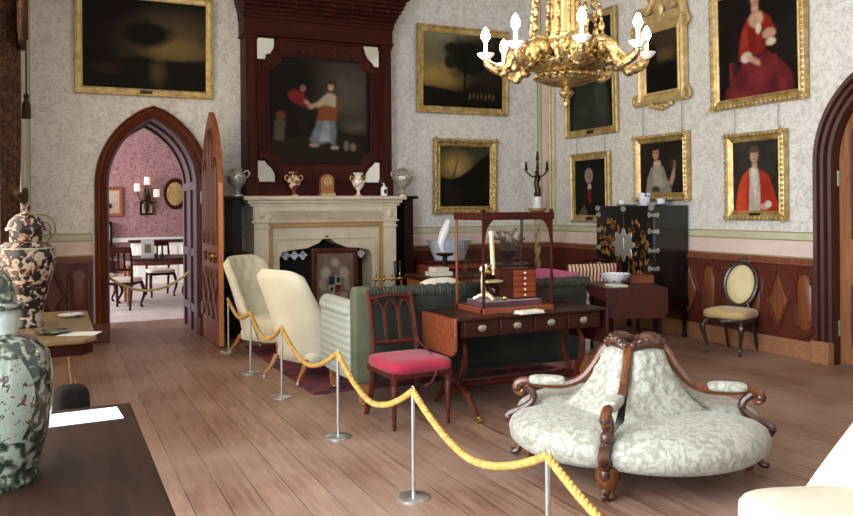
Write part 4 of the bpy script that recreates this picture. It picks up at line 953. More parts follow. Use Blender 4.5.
# ------------------------------------------------------------------ cream nursing chairs
def back_fn(w, zb, zt, wrap, lean, dep):
    def f(s, t):
        ww = w*(1+.03*t)*(1 if t < .86 else math.sqrt(max(0.02, 1-((t-.86)/.16)**2))*.22+.78)
        ang = s*wrap; x = ww/2*math.sin(ang)/math.sin(wrap) if wrap > .01 else ww/2*s
        t = min(1, max(0, t)); y = .26+lean*t**1.3-(dep*(1-.75*t))*(1-math.cos(ang))/(1-math.cos(wrap))
        z = zb+(zt-zb)*t-(.05*abs(s)**4)*t
        return (x, y, z)
    return f
def tufts(nx, nz, dpt):
    def g(s, t):
        v = 0
        for j in range(nz):
            for i in range(nx):
                cx = -0.65+1.3*(i+.5*(j % 2))/(nx-.5); cz = .3+.58*j/(nz-1); d = ((s-cx)/.17)**2+((t-cz)/.085)**2; v = max(v, math.exp(-d))
        return dpt*v
    return g
def nursing_chair(label, loc, rz, z=0., m='cream', w=.56, tall=.98, frontback=True):
    t = thing('nursing_chair', label, 'chair', loc, rz, 'cream upholstered chairs')
    MB().shell(back_fn(w, .17, tall, 1.15, .20, .34), .11, 22, 22, tufts(4, 5, .035)).build('backrest', m, t, ang=80)
    MB().sup((0, -.05, .31), (w*.94, .62, .22), .45, .55).build('seat', m, t, ang=80)
    MB().sup((0, -.03, .21), (w*.9, .58, .12), .3, .4).build('seat_rail', m, t, ang=80)
    for s in (-1, 1):
        mb = MB(); ctube(mb, [(s*w*.33, .26, .2), (s*w*.35, .30, .12), (s*w*.37, .36, .05), (s*w*.38, .37, .025)], (.026, .022, .016, .015), 8, 5); l = mb.build('leg', 'satin', t); MB().lathe([(0, 0), (.014, 0), (.018, .012), (.014, .026), (0, .03)], (s*w*.38, .375, 0), 10).build('caster', 'steel', l)
        l = MB().lathe([(0, .025), (.014, .025), (.02, .05), (.016, .07), (.024, .12), (.03, .2), (0, .2)], (s*w*.36, -.27, 0), 12).build('leg', 'satin', t); MB().lathe([(0, 0), (.014, 0), (.018, .012), (.014, .026), (0, .03)], (s*w*.36, -.27, 0), 10).build('caster', 'steel', l)
    return t
R_ = math.radians
nursing_chair('cream nursing chair nearer the camera, its plain rounded back turned towards the rope', (2.18, 7.12, .012), R_(22+90), w=.64, tall=1.0)
nursing_chair('cream button-backed nursing chair farther away, beside the open door leaf', (2.12, 8.42, .012), R_(-55+90), w=.62, tall=1.03)
nursing_chair('cream calico covered low chair cut off by the lower right corner', (2.80, 2.12, 0), R_(160+90), m='creamw', w=.74, tall=.88).scale = (1, 1, .87)

# ------------------------------------------------------------------ green sofa, back to the camera
t = thing('sofa', 'long green sofa with its dark back to the camera and pale striped arm', 'sofa', (3.2, 6.18, .012))
sx0, sx1 = -1.08, 1.09
MB().shell(lambda s, q: (lerp(sx0+.07, sx1-.02, (s+1)/2), -.34-.06*q, .19+.69*q), .16, 24, 14).build('backrest', 'sofab', t, ang=70)
mb = MB(); rows = []
for i in range(90):
    x = lerp(sx0+.05, sx1-.02, i/89); r = .05+.006*math.sin(i*1.9)+.004*math.sin(i*.7)
    rows.append([mb.V((x, -.40+1.15*r*math.cos(a), .875+r*math.sin(a))) for a in np.linspace(0, 2*PI, 13)[:-1]])
mb._grid(rows, cv=True); mb.bm.faces.new(rows[0]); mb.bm.faces.new(rows[-1]); mb.build('ruched_border', 'ruche', t, ang=80)
for x, s in ((sx0, -1), (sx1, 1)):
    mb = MB(); mb.sup((x+.02 if s < 0 else x-.02, .02, .465), (.17, .76, .53), .25, .3)
    mb.tube([(x, -.33, .735), (x, -.28, .735), (x, .33, .735), (x, .385, .73)], [.05, .078, .078, .05], 16); mb.build('arm', 'sofal', t, ang=70)
MB().sup((sx0+.03, -.39, .56), (.15, .13, .74), .25, .4).build('back_end', 'sofae', t, ang=70)
MB().sup((0, .08, .36), (2.0, .74, .3), .3, .3).build('seat', 'sofal', t, ang=70); MB().bb(-1.04, 1.04, -.38, .36, .19, .26).build('base_frame', 'sofab', t)
for x in (-1.02, 1.02):
    for y in (-.36, .34):
        l = MB().prism([(x-.045, .22), (x+.045, .22), (x+.03, .03), (x-.03, .03)], y-.03, y+.03).build('leg', 'satin', t); MB().ell((x, y, .018), (.02, .02, .018), 10).build('caster', 'brass', l)
o = MB().sup((0, 0, 0), (.42, .16, .36), .6, .5).build('cushion', 'creamw', loc=(2.95, 6.02, .78)); o.rotation_euler = (-.25, 0, .1); tag(o, 'cream cushion against the inside of the green sofa back', 'cushion')

# ------------------------------------------------------------------ crimson gothic chair
t = thing('side_chair', 'mahogany gothic side chair with crimson velvet seat beside the sofa table', 'chair', (2.345, 5.35, 0), .05)
MB().sup((0, -.03, .43), (.50, .50, .11), .55, .35).build('seat', 'velvet', t, ang=80)
MB().bb(-.235, .235, -.25, .2, .355, .40).build('seat_rail', 'mahogz', t, bev=.006)
for s in (-1, 1):
    MB().lathe([(0, 0), (.010, 0), (.016, .03), (.012, .05), (.018, .09), (.015, .12), (.02, .2), (.027, .3), (.022, .31), (.03, .33), (.03, .38), (0, .38)], (s*.215, -.22, 0), 14).build('leg', 'mahogz', t)
    mb = MB(); ctube(mb, [(s*.2, .3, 0), (s*.19, .22, .2), (s*.185, .2, .42), (s*.18, .23, .65), (s*.175, .30, .88), (s*.175, .31, .92)], (.02, .022, .024, .022, .02, .012), 8, 6); mb.build('back_upright', 'mahogz', t)
mb = MB(); ctube(mb, [(-.18, .30, .86), (0, .29, .885), (.18, .30, .86)], (.03, .036, .03), 8, 6, .5); mb.build('top_rail', 'mahogz', t)
mb = MB(); mb.cyl((-.18, .225, .54), (.18, .225, .54), .018); mb.build('cross_rail', 'mahogz', t)
for i in range(3):
    cx = -.118+.118*i; mb = MB(); mb.tube([(cx+(x-cx), .225+.07*(z-.54)/.32, z) for x, z in [(cx-.055, .54)]+arch_pts(cx, .11, .74, .855, 6)+[(cx+.055, .54)]], .009, 6)
    mb.build('gothic_arch', 'mahogz', t)
mb = MB(); mb.tube(bez([(2.50, 5.68, .90), (2.51, 5.66, .75), (2.52, 5.55, .55), (2.50, 5.3, .49), (2.47, 5.10, .44), (2.42, 5.085, .33), (2.36, 5.085, .30)], 6), .006, 6)
tag(mb.build('seat_cord', 'cordred'), 'thin crimson cord draped down across the velvet seat of the gothic chair', 'cord')

# ------------------------------------------------------------------ sofa table
t = thing('sofa_table', 'mahogany drop-leaf sofa table with four brass knobs carrying the glass case', 'table', (3.29, 5.38, 0))
MB().bb(-.66, .66, -.28, .28, .725, .75).build('table_top', 'walnut', t, bev=.006)
MB().bb(-.62, .62, -.25, .25, .60, .725).build('frieze', 'walnut', t)
for i in range(4):
    d = MB().bb(-.6+.3*i+.008, -.6+.3*(i+1)-.008, -.262, -.25, .612, .715).build('drawer', 'walnut', t, bev=.003)
    MB().lathe([(0, 0), (.034, 0), (.036, .006), (.016, .012), (.02, .024), (0, .028)], n=16, sy=.7).xf(Matrix.Translation((-.45+.3*i, -.262, .665)) @ Matrix.Rotation(PI/2, 4, 'X')).build('knob', 'knobmetal', d)
def leafpoly(): 
    P = [(-.28, 0), (-.28, -.20)]+[(-.20-.08*math.cos(a), -.20-.08*math.sin(a)) for a in np.linspace(0, PI/2, 7)][1:]+[(.20+.08*math.sin(a), -.20-.08*math.cos(a)) for a in np.linspace(0, PI/2, 7)]+[(.28, 0)]
    return P
for s in (-1, 1):
    mb = MB(); P = leafpoly(); A = [mb.V((s*.662, y, .745+z)) for y, z in P]; B = [mb.V((s*.684, y, .745+z)) for y, z in P]; mb._grid([A, B], cv=True); mb.bm.faces.new(A); mb.bm.faces.new(B[::-1])
    mb.build('drop_leaf', 'redwood' if s < 0 else 'walnut', t, bev=.003)
for s in (-1, 1):
    x = s*.53
    mb = MB()
    for q in (-1, 1): ctube(mb, [(x, q*.05, .61), (x, q*.13, .50), (x, q*.12, .36), (x, q*.05, .24), (x, q*.06, .19)], (.022, .024, .026, .024, .022), 8, 6)
    mb.bb(x-.03, x+.03, -.14, .14, .585, .61); mb.bb(x-.035, x+.035, -.09, .09, .16, .21); mb.build('lyre_support', 'mahogz', t)
    for q in (-1, 1):
        mb = MB(); ctube(mb, [(x-.01*0, q*.06, .19), (x, q*.16, .17), (x, q*.27, .09), (x, q*.345, .03)], (.034, .03, .022, .018), 8, 6); mb.ell((x, q*.19, .16), (.035, .035, .03), 8); l = mb.build('leg', 'mahogz', t)
        MB().cyl((x-.012, q*.355, .018), (x+.012, q*.355, .018), .018).ell((x, q*.34, .04), (.02, .025, .014), 8).build('caster', 'brass', l)
mb = MB(); pf = []
for i in range(33): pf.append((.017+.010*abs(math.sin(i*PI/4))+.008*(i % 8 == 4), i/32*1.0-.5))
mb.lathe([(0, -.5)]+pf+[(0, .5)], n=12).xf(Matrix.Translation((0, 0, .20)) @ Matrix.Rotation(PI/2, 4, 'Y')); mb.build('stretcher', 'mahogd', t)

# glazed case with brass microscope
t = thing('display_case', 'mahogany framed glass case on the sofa table covering the brass microscope', 'display case', (3.19, 5.395, .75))
ax, ay, hh = .30, .215, .755
mb = MB(); mb.bb(-ax-.01, ax+.01, -ay-.01, -ay+.035, 0, .045); mb.bb(-ax-.01, ax+.01, ay-.035, ay+.01, 0, .045); mb.bb(-ax-.01, -ax+.03, -ay, ay, 0, .045); mb.bb(ax-.03, ax+.01, -ay, ay, 0, .045); mb.build('base_frame', 'redwood', t, bev=.004)
MB().bb(-ax+.031, ax-.031, -ay+.036, ay-.036, .002, .02).build('base_board', 'plum', t)
for x in (-ax, ax):
    for y in (-ay, ay): MB().bb(x-.009, x+.009, y-.009, y+.009, .045, hh-.05).build('post', 'redwood' if x < 0 and y > 0 else 'mahogd', t, bev=.003)
mb = MB(); mb.bb(-ax-.018, ax+.018, -ay-.018, -ay+.012, hh-.055, hh); mb.bb(-ax-.018, ax+.018, ay-.012, ay+.018, hh-.055, hh); mb.bb(-ax-.018, -ax+.012, -ay, ay, hh-.055, hh); mb.bb(ax-.012, ax+.018, -ay, ay, hh-.055, hh)
mb.build('top_frame', 'mahogd', t, bev=.004)
for s in (-1, 1):
    x = s*(ax-.012); P = [(x, hh-.055), (x-s*.07, hh-.055), (x-s*.04, hh-.085), (x-s*.012, hh-.13), (x, hh-.2)]
    MB().prism(P, -ay-.006, -ay+.006).build('bracket', 'mahogd', t); MB().ell((s*(ax+.0), -ay, hh+.012), (.02, .02, .016), 8).build('finial', 'mahogd', t)
for y in (-ay, ay): MB().bb(-ax+.012, ax-.012, y-.002, y+.002, .045, hh-.055).build('glass_pane', 'glass', t, smooth=False)
for x in (-ax, ax): MB().bb(x-.002, x+.002, -ay+.012, ay-.012, .045, hh-.055).build('glass_pane', 'glass', t, smooth=False)
MB().bb(-ax+.012, ax-.012, -ay+.012, ay-.012, hh-.01, hh-.006).build('glass_top', 'glass', t, smooth=False)
o = MB().bb(-.25, .25, -.15, .15, 0, .06).build('plinth_box', 'plum', loc=(3.19, 5.395, .772), bev=.006); tag(o, 'plum velvet covered plinth inside the glass case', 'plinth')
t = thing('microscope', 'antique brass microscope with upright tube inside the glass case', 'microscope', (3.02, 5.37, .8325), .2)
mb = MB()
for a in (.4, 2.5, 4.6): ctube(mb, [(0, 0, .05), (.05*math.cos(a), .05*math.sin(a), .035), (.1*math.cos(a), .1*math.sin(a), .01)], (.022, .016, .014), 8, 5)
mb.build('tripod_foot', 'pbrass', t)
mb = MB(); ctube(mb, [(-.02, 0, .03), (-.035, 0, .12), (-.03, 0, .2), (0, 0, .27)], (.024, .017, .016, .022), 10, 6); mb.ell((-.035, -.0, .24), (.03, .02, .03), 10); mb.build('pillar', 'pbrass', t)
mb = MB(); mb.cyl((.07, 0, .24), (.055, 0, .5), .019, n=16); mb.cyl((.055, 0, .5), (.053, 0, .53), .024, n=16); mb.cyl((.073, 0, .19), (.07, 0, .24), .012, n=12); mb.build('tube', 'pbrass', t)
MB().bb(-.02, .13, -.045, .045, .135, .15).build('stage', 'pbrass', t); MB().cyl((-.0, 0, .25), (.07, 0, .27), .012).cyl((0, -.05, .22), (0, .05, .22), .014).build('arm', 'brass', t)
MB().lathe([(0, 0), (.03, 0), (.03, .006), (0, .006)], n=16).xf(Matrix.Translation((.06, 0, .07)) @ Matrix.Rotation(.7, 4, 'Y')).build('mirror', 'mirror', t)
t = thing('slide_cabinet', 'small mahogany slide cabinet with five ivory knobs inside the glass case', 'cabinet', (3.33, 5.42, .832))
MB().bb(-.11, .11, -.1, .1, 0, .235).build('body', 'mahogd', t, bev=.003)
for i in range(5):
    d = MB().bb(-.1, .1, -.108, -.1, .012+.043*i, .05+.043*i).build('drawer', 'drawer', t, bev=.002); MB().ell((0, -.113, .031+.043*i), (.009, .009, .009), 10).build('knob', 'ivory', d)
o = MB().sup((0, 0, .0), (.05, .05, .04), 1, 1, 8, 12).build('specimen_box', 'brass', loc=(3.14, 5.30, .85)); tag(o, 'tiny brass fitting on the plinth beside the microscope foot', 'fitting')
t = thing('open_book', 'small open book with white pages on the front of the sofa table', 'book', (3.24, 5.082, .7505), .1)
mb = MB()
for s in (-1, 1): mb.slab([(0, -.02), (s*.105, -.025), (s*.105, .07), (0, .075)][::s], .004, .022+.0)
mb.build('pages', 'page', t, bev=.004); MB().bb(-.11, .11, -.028, .078, 0, .004).build('cover', 'creamw', t)

# ------------------------------------------------------------------ four-seat conversation sofa
CX_, CY_ = 3.18, 3.84
t = thing('conversation_sofa', 'round carved walnut conversation sofa in silver-green damask at right foreground', 'sofa', (CX_, CY_, 0)); t.scale = (.975, .975, .965)
aR, aF, aL, aB = [R_(a) for a in (-37.5, -142, 142.5, 50)]
arms = [aR, aF+2*PI-2*PI, aL, aB]
order = [(aF, aR), (aR, aB), (aB, aL), (aL, aF+2*PI)]
def lobe_seat(a, b):
    mb = MB(); N = 20; rows = []
    for r_, z in ((.06, .33), (.3, .37), (.45, .375), (.58, .368), (.68, .345), (.735, .31), (.755, .26), (.745, .2), (.71, .165), (.6, .15), (.1, .15)):
        row = []
        for i in range(N+1):
            q = i/N; an = lerp(a+.02, b-.02, q); k = 1+.07*max(0, math.sin(PI*q))**.8-.04*(abs(2*q-1)**6); dz = -.035*abs(2*q-1)**5 if z > .3 else 0
            row.append(mb.V((r_*k*math.cos(an), r_*k*math.sin(an), z+dz)))
        rows.append(row)
    mb._grid(rows); mb.bm.faces.new([r[0] for r in rows]); mb.bm.faces.new([r[-1] for r in rows][::-1]); return mb
for a, b in order: lobe_seat(a, b).build('seat', 'damask', t, ang=70)
def tuft2(s, q):
    v = 0
    for j in range(3):
        for i in range(3+(j % 2)):
            cx = (-.5+i*.5) if j % 2 == 0 else (-.66+i*.44); cz = .42+.2*j; v = max(v, math.exp(-((s-cx)/.16)**2-((q-cz)/.08)**2))
    return -.022*v
for a, b in order:
    m_ = (a+b)/2; hw = (b-a)/2
    def fn(s, q, a=a, b=b, m_=m_, hw=hw):
        q2 = q; q2 = min(1, max(0, q)); r0 = lerp(.47, .17, q2**.75)-.03*math.sin(PI*q2); an = m_+s*hw*.93
        k = math.cos(hw)/max(.3, math.cos(an-m_))
        rr = r0*lerp(1, k, .75)
        return (rr*math.cos(an), rr*math.sin(an), lerp(.34, .72, q2)+.02*(1-s*s)*q2)
    MB().shell(fn, .07, 18, 18, tuft2).build('back_panel', 'damask', t, ang=70)
MB().lathe([(0, .3), (.2, .3), (.13, .70), (0, .72)], n=20).build('core', 'damask', t)
for a, b in order:
    m_ = (a+b)/2; hw = (b-a)/2; mb = MB(); pts = []
    for i in range(13):
        s = -1+2*i/12; an = m_+s*hw; rr = .165*lerp(1, math.cos(hw)/math.cos(an-m_), .6); pts.append((rr*math.cos(an), rr*math.sin(an), .72+.05*max(0, 1-s*s)**.7))
    mb.tube(pts, [.02+.016*math.sin(PI*i/12) for i in range(13)], 8)
    for i in range(1, 12, 2): x, y, z = pts[i]; mb.ell((x*1.08, y*1.08, z+.018), (.022, .022, .02), 8)
    mb.build('crest_rail', 'carved', t)
for a in (aR, aF, aL, aB):
    ca, sa = math.cos(a), math.sin(a); P = lambda r_, z: (r_*ca, r_*sa, z)
    mb = MB(); ctube(mb, [P(.14, .745), P(.19, .70), P(.245, .61), P(.32, .52), P(.42, .475), P(.55, .47), P(.66, .485), P(.72, .47), P(.735, .43), P(.71, .41), P(.69, .43)], (.03, .03, .026, .026, .027, .027, .028, .03, .026, .022, .014), 8, 6); arm = mb.build('arm', 'convwood', t)
    m4 = Matrix.Translation(P(.54, .497)) @ Matrix.Rotation(a, 4, 'Z'); MB().sup((0, 0, 0), (.23, .085, .06), .6, .5).xf(m4).build('arm_pad', 'damask', arm)
    mb = MB(); ctube(mb, [P(.68, .46), P(.63, .41), P(.63, .36), P(.69, .31), P(.76, .28), P(.79, .25), P(.77, .22), P(.75, .24)], (.026, .024, .024, .026, .03, .03, .024, .014), 8, 6)
    for r_, z in ((.73, .44), (.78, .25)): mb.ell(P(r_, z), (.033, .033, .033), 10)
    mb.build('arm_support', 'carved', arm)
    mb = MB(); mb.lathe([(0, 0), (.02, 0), (.028, .02), (.022, .045), (.03, .07), (.045, .12), (.04, .17), (.025, .19), (.034, .2), (.034, .22), (0, .24)], P(.69, 0) if a == aF else P(.66, 0), 14)
    if a == aF:
        mb.bm.free(); mb = MB().lathe([(0, 0), (.03, 0), (.045, .02), (.035, .045), (.05, .07), (.07, .12), (.062, .17), (.04, .19), (.052, .2), (.052, .22), (0, .24)], P(.69, 0), 16)
    if a != aF:
        pass
    l = mb.build('leg', 'convwood', t)
    mb = MB(); ctube(mb, [P(.66, .12), P(.70, .09), P(.73, .04), P(.76, .03), P(.765, .05)], (.03, .028, .022, .02, .012), 8, 5); mb.build('scroll_toe', 'carved', l)
    if a == aF:
        mb = MB()
        for r_, z, q in ((.705, .40, .035), (.72, .34, .04), (.735, .28, .045), (.745, .21, .045), (.74, .15, .04)): mb.ell(P(r_, z), (.8*q, .8*q, 1.1*q), 10)
        mb.build('carved_leaf', 'carved', l)

# ------------------------------------------------------------------ oval-backed chair by the right wall
t = thing('oval_back_chair', 'carved dark chair with cream oval back and tan seat against right wainscot', 'chair', (6.49, 6.28, 0), R_(288)); t.scale = (.95, .95, .97)
MB().sup((0, -.02, .425), (.50, .48, .12), .6, .45).build('seat', 'tan', t, ang=80)
mb = MB(); mb.tube([(.235*math.cos(a)*(1 if abs(math.cos(a)) < .8 else .98), -.02+.225*math.sin(a), .365) for a in np.linspace(0, 2*PI, 33)[:-1]], .024, 8, closed=True); mb.ell((0, -.25, .355), (.06, .02, .03), 8); mb.build('seat_rail', 'chairwood', t)
for sx in (-1, 1):
    mb = MB(); ctube(mb, [(sx*.19, -.19, .36), (sx*.225, -.235, .29), (sx*.2, -.21, .15), (sx*.19, -.205, .06), (sx*.205, -.24, .0)], (.03, .034, .02, .014, .018), 8, 6); mb.build('leg', 'chairwood', t)
    mb = MB(); ctube(mb, [(sx*.16, .16, .38), (sx*.165, .2, .2), (sx*.17, .27, 0)], (.024, .02, .016), 8, 6); mb.build('leg', 'chairwood', t)
ov = lambda rx, rz, a, y0: (rx*math.cos(a), y0+.05+.06*((rz*math.sin(a))/.25), .72+rz*math.sin(a))
mb = MB(); mb.tube([ov(.185*(1+.04*math.sin(a)), .235, a, .17) for a in np.linspace(0, 2*PI, 41)[:-1]], .027, 8, closed=True); mb.ell((0, .28, .975), (.06, .025, .03), 10)
for s in (-1, 1): mb.ell((s*.06, .28, .965), (.04, .022, .022), 8); ctube(mb, [(s*.1, .17, .52), (s*.12, .16, .46), (s*.12, .15, .40)], (.024, .02, .022), 8, 5)
mb.build('back_frame', 'chairwood', t)
mb = MB(); N = 28; rows = []
for k, dz in ((1, 0), (.9, .022), (.6, .032), (.25, .036)):
    rows.append([mb.V((ov(.165*k, .215*k, 2*PI*i/N, .17)[0], ov(.165*k, .215*k, 2*PI*i/N, .17)[1]-dz, ov(.165*k, .215*k, 2*PI*i/N, .17)[2])) for i in range(N)])
mb._grid(rows, cv=True); mb.bm.faces.new(rows[-1]); rows2 = [mb.V((v.co.x, v.co.y+.03, v.co.z)) for v in rows[0]]; mb._grid([rows[0], rows2], cv=True); mb.bm.faces.new(rows2)
mb.build('back_pad', 'creamoval', t, ang=60)

# ------------------------------------------------------------------ black lacquer cabinet on stand
t = thing('lacquer_cabinet', 'black and gold lacquer cabinet with engraved metal mounts standing against right wall', 'cabinet', (6.53, 7.75, 0))
MB().bb(-.25, .25, -.535, .535, .46, 1.55).build('carcass', 'lacquer', t, bev=.006)
for s in (-1, 1):
    d = MB().bb(-.268, -.25, min(0, s*.53)+.003, max(0, s*.53)-.003, .5, 1.53).build('door', 'lacquer', t, bev=.003)
    mb = MB()
    rr = random.Random(5+s)
    for i in range(80):
        y = s*(.06+.4*rr.random()); z = .56+.8*rr.random()**1.3
        P = [(y+.03*(.4+rr.random())*math.cos(a), z+.036*(.4+rr.random())*math.sin(a)) for a in np.linspace(0, 2*PI, 9)[:-1]]
        A = [mb.V((-.2695, p[0], p[1])) for p in P]; mb.bm.faces.new(A)
    mb.build('gilt_decoration', 'gold_lac', d, smooth=False)
mb = MB(); P = [(.22*(1+.18*math.cos(8*a))*math.cos(a)*.85, 1.08+.17*(1+.22*math.cos(8*a))*math.sin(a)) for a in np.linspace(0, 2*PI, 49)[:-1]]
A = [mb.V((-.272, y, z)) for y, z in P]; B = [mb.V((-.276, y*.96, 1.08+(z-1.08)*.96)) for y, z in P]; mb._grid([A, B], cv=True); mb.bm.faces.new(B); mb.ell((-.277, 0, 1.08), (.006, .02, .1), 8); mb.build('lock_plate', 'pewter', t)
for y in (-.51, .51):
    for z in (.60, .82, 1.03, 1.25, 1.44):
        mb = MB(); mb.bb(-.274, -.268, y-.03 if y > 0 else y-.02, y+.02 if y > 0 else y+.03, z-.018, z+.018); mb.ell((-.272, y+(-.045 if y > 0 else .045), z), (.005, .03, .035), 4)
        if y < 0: mb.bb(-.268, -.22, -.541, -.535, z-.018, z+.018); mb.ell((-.21, -.538, z), (.025, .004, .03), 4)
        mb.build('hinge_mount', 'pewter', t)
for y, z in ((-.5, 1.52), (.5, 1.52), (0, 1.51)): MB().ell((-.272, y, z), (.005, .05, .035), 8).build('corner_mount', 'pewter', t)
mb = MB(); mb.bb(-.27, .25, -.545, .545, .36, .46); mb.build('stand_frieze', 'ebony', t, bev=.006)
for x in (-.23, .21):
    for y in (-.5, .5): MB().lathe([(0, 0), (.022, 0), (.03, .03), (.02, .06), (.024, .2), (.03, .34), (.03, .36), (0, .36)], (x, y, 0), 12).build('leg', 'ebony', t)
CT = 1.5505
def cup(label, loc, r, h, m, group='china on the black cabinet', saucer=True, name='tea_cup', hd=True):
    t = thing(name, label, 'cup', loc, .8, group)
    z0 = .012 if saucer else 0
    MB().lathe([(0, z0), (.6*r, z0), (.75*r, z0+.1*h), (r, z0+.75*h), (1.04*r, z0+h), (.96*r, z0+h), (.7*r, z0+.2*h), (0, z0+.15*h)], n=20).build('bowl', m, t)
    if hd: mb = MB(); mb.tube([(r+.35*r*math.sin(a)*1.2, 0, z0+.5*h+.3*h*math.cos(a)) for a in np.linspace(0, PI, 9)], .12*r, 6); mb.build('handle', m, t)
    if saucer: MB().lathe([(0, 0), (1.0*r, 0), (1.9*r, .02), (1.85*r, .024), (0, .008)], n=24).build('saucer', m, t)
cup('small pale tea bowl at the left on top of the black cabinet', (6.40, 7.95, CT), .045, .06, 'bluechina')
cup('tall blue and white mug in the middle on top of the black cabinet', (6.40, 7.53, CT), .075, .15, 'bluechina', saucer=False, name='mug')
cup('white cup on wide saucer at the right on top of the black cabinet', (6.50, 7.36, CT), .05, .07, 'bluechina')
o = MB().lathe([(0, 0), (.05, 0), (.1, .016), (.097, .02), (0, .008)], n=24).build('plate', 'bluechina', loc=(6.36, 7.74, CT)); tag(o, 'small white plate between the tea bowl and the mug on the black cabinet', 'plate', 'china on the black cabinet')

# pembroke table before the cabinet
t = thing('pembroke_table', 'dark drop-leaf table in front of the black cabinet with bowl and box', 'table', (5.46, 6.76, 0), R_(-20))
MB().bb(-.32, .32, -.38, .38, .70, .722).build('table_top', 'walnut', t, bev=.005); MB().bb(-.29, .29, -.34, .34, .58, .70).build('frieze', 'walnut', t)
P = [(-.32, 0), (-.32, -.22)]+[(-.24-.08*math.cos(a), -.22-.08*math.sin(a)) for a in np.linspace(0, PI/2, 6)][1:]+[(.24+.08*math.sin(a), -.22-.08*math.cos(a)) for a in np.linspace(0, PI/2, 6)]+[(.32, 0)]
for s in (-1, 1): MB().prism([(x, .715+z) for x, z in P], s*.382, s*.402).build('drop_leaf', 'mahogz', t, bev=.003)
for x in (-.26, .26):
    for y in (-.3, .3): MB().lathe([(0, 0), (.016, 0), (.02, .03), (.015, .06), (.024, .45), (.03, .58), (0, .58)], (x, y, 0), 12).build('leg', 'ebony', t)
t = thing('china_bowl', 'blue and white china bowl on the drop-leaf table before the black cabinet', 'bowl', (5.38, 6.80, .722))
MB().lathe([(0, 0), (.07, 0), (.07, .015), (.1, .03), (.145, .08), (.16, .115), (.153, .115), (.13, .075), (.08, .03), (0, .025)], n=28).build('bowl', 'bluechina', t)
o = MB().bb(-.13, .13, -.09, .09, 0, .085).build('wooden_box', 'redwood', loc=(5.70, 6.80, .722), rz=-.35, bev=.006); tag(o, 'small reddish wooden box beside the bowl on the drop-leaf table', 'box')
o = MB().slab([(-.08, -.1), (.08, -.1), (.08, .1), (-.08, .1)], 0, .02).build('booklet', 'page', loc=(5.25, 6.62, .722), rz=-.2, bev=.004); tag(o, 'thin pale booklet lying left of the bowl on the drop-leaf table', 'book')

# ------------------------------------------------------------------ things beyond the green sofa
t = thing('occasional_table', 'dark square table behind the green sofa carrying books and the white bird', 'table', (4.22, 8.5, .012))
MB().bb(-.42, .42, -.3, .3, .70, .74).build('table_top', 'mahogd', t, bev=.006); MB().bb(-.38, .38, -.26, .26, .60, .70).build('frieze', 'rust', t)
for x in (-.36, .36):
    for y in (-.24, .24): MB().cyl((x, y, 0), (x, y, .6), .02, .028).build('leg', 'mahogd', t)
for i, (w_, d_, z_) in enumerate(((.26, .2, .0), (.18, .16, .05))):
    o = MB().bb(-w_/2, w_/2, -d_/2, d_/2, 0, .048).build('book', 'page', loc=(4.08+.0*i, 8.38, .752+z_), rz=.15*i, bev=.004); tag(o, ('larger cream book lying on the dark table behind the sofa' if i == 0 else 'small cream book on top of the larger one behind the sofa'), 'book', 'books behind the sofa')
t = thing('bird_ornament', 'white bird-shaped ornament on a dark stand behind the green sofa', 'ornament', (4.28, 8.62, .752))
MB().lathe([(0, 0), (.06, 0), (.05, .03), (.03, .06), (.03, .2), (.1, .22), (.11, .245), (0, .25)], n=16).build('stand', 'ebony', t)
mb = MB(); ctube(mb, [(-.03, -.01, .26), (-.05, 0, .36), (-.01, 0, .48), (.03, 0, .58), (.04, 0, .64)], (.02, .045, .06, .045, .02), 10, 6); mb.ell((.045, 0, .61), (.04, .035, .045), 10); mb.build('bird', 'china', t)
t = thing('side_cabinet', 'low copper-coloured wooden cabinet against the fireplace wall beneath the dusk landscape', 'cabinet', (5.2, 9.70, 0))
MB().bb(-.75, .75, -.3, .3, .08, .80).build('body', 'rust', t, bev=.008); MB().bb(-.79, .79, -.33, .31, .80, .84).build('top', 'mahogd', t, bev=.006); MB().bb(-.72, .72, -.28, .29, 0, .08).build('plinth', 'mahogd', t)
for x in (-.5, 0, .5): MB().bb(x-.22, x+.22, -.31, -.3, .14, .74).build('door', 'mahogd', t, bev=.006)
o = MB().lathe([(0, 0), (.2, 0), (.21, .02), (.29, .24), (.31, .27), (.3, .27), (.27, .23), (.19, .03), (0, .02)], n=28).build('wash_basin', 'bluewhite', loc=(4.86, 9.66, .84)); tag(o, 'pale blue basin on the low cabinet, seen through the glass case', 'basin')
t = thing('dome_table', 'black lacquer stand behind the green sofa carrying the dried flower arrangement', 'table', (5.08, 8.5, 0))
MB().lathe([(0, 0), (.2, 0), (.18, .04), (.04, .1), (.04, .7), (.1, .8), (.27, .82), (.27, .85), (0, .85)], n=24).build('pedestal', 'ebony', t)
t = thing('flower_arrangement', 'dark dried flower arrangement in a black urn, seen through the glass case', 'flowers', (5.08, 8.5, .85))
MB().lathe([(0, 0), (.08, 0), (.03, .04), (.09, .1), (.12, .16), (.1, .17), (0, .15)], n=16).build('urn', 'iron', t)
mb = MB(); rr = random.Random(3)
for i in range(46):
    a = rr.random()*2*PI; e = rr.uniform(.1, 1.3); r_ = rr.uniform(.14, .24); q = (r_*math.cos(e)*math.cos(a), r_*math.cos(e)*math.sin(a), .2+r_*math.sin(e)); mb.cyl((0, 0, .14), q, .003, n=4); mb.ell(q, (.022, .022, .02), 6)
o = mb.build('dried_flowers', 'twig', t); o['kind'] = 'stuff'
t = thing('settee', 'pink satin settee partly visible behind the green sofa and glass case', 'settee', (4.86, 7.72, 0))
MB().sup((0, 0, .38), (1.0, .5, .22), .4, .4).build('seat', 'pink', t, ang=80); MB().shell(lambda s, q: (.5*s, -.26-.05*q, .4+.44*q+.03*math.cos(s*PI)*q), .1, 14, 10).build('backrest', 'pink', t, ang=80)
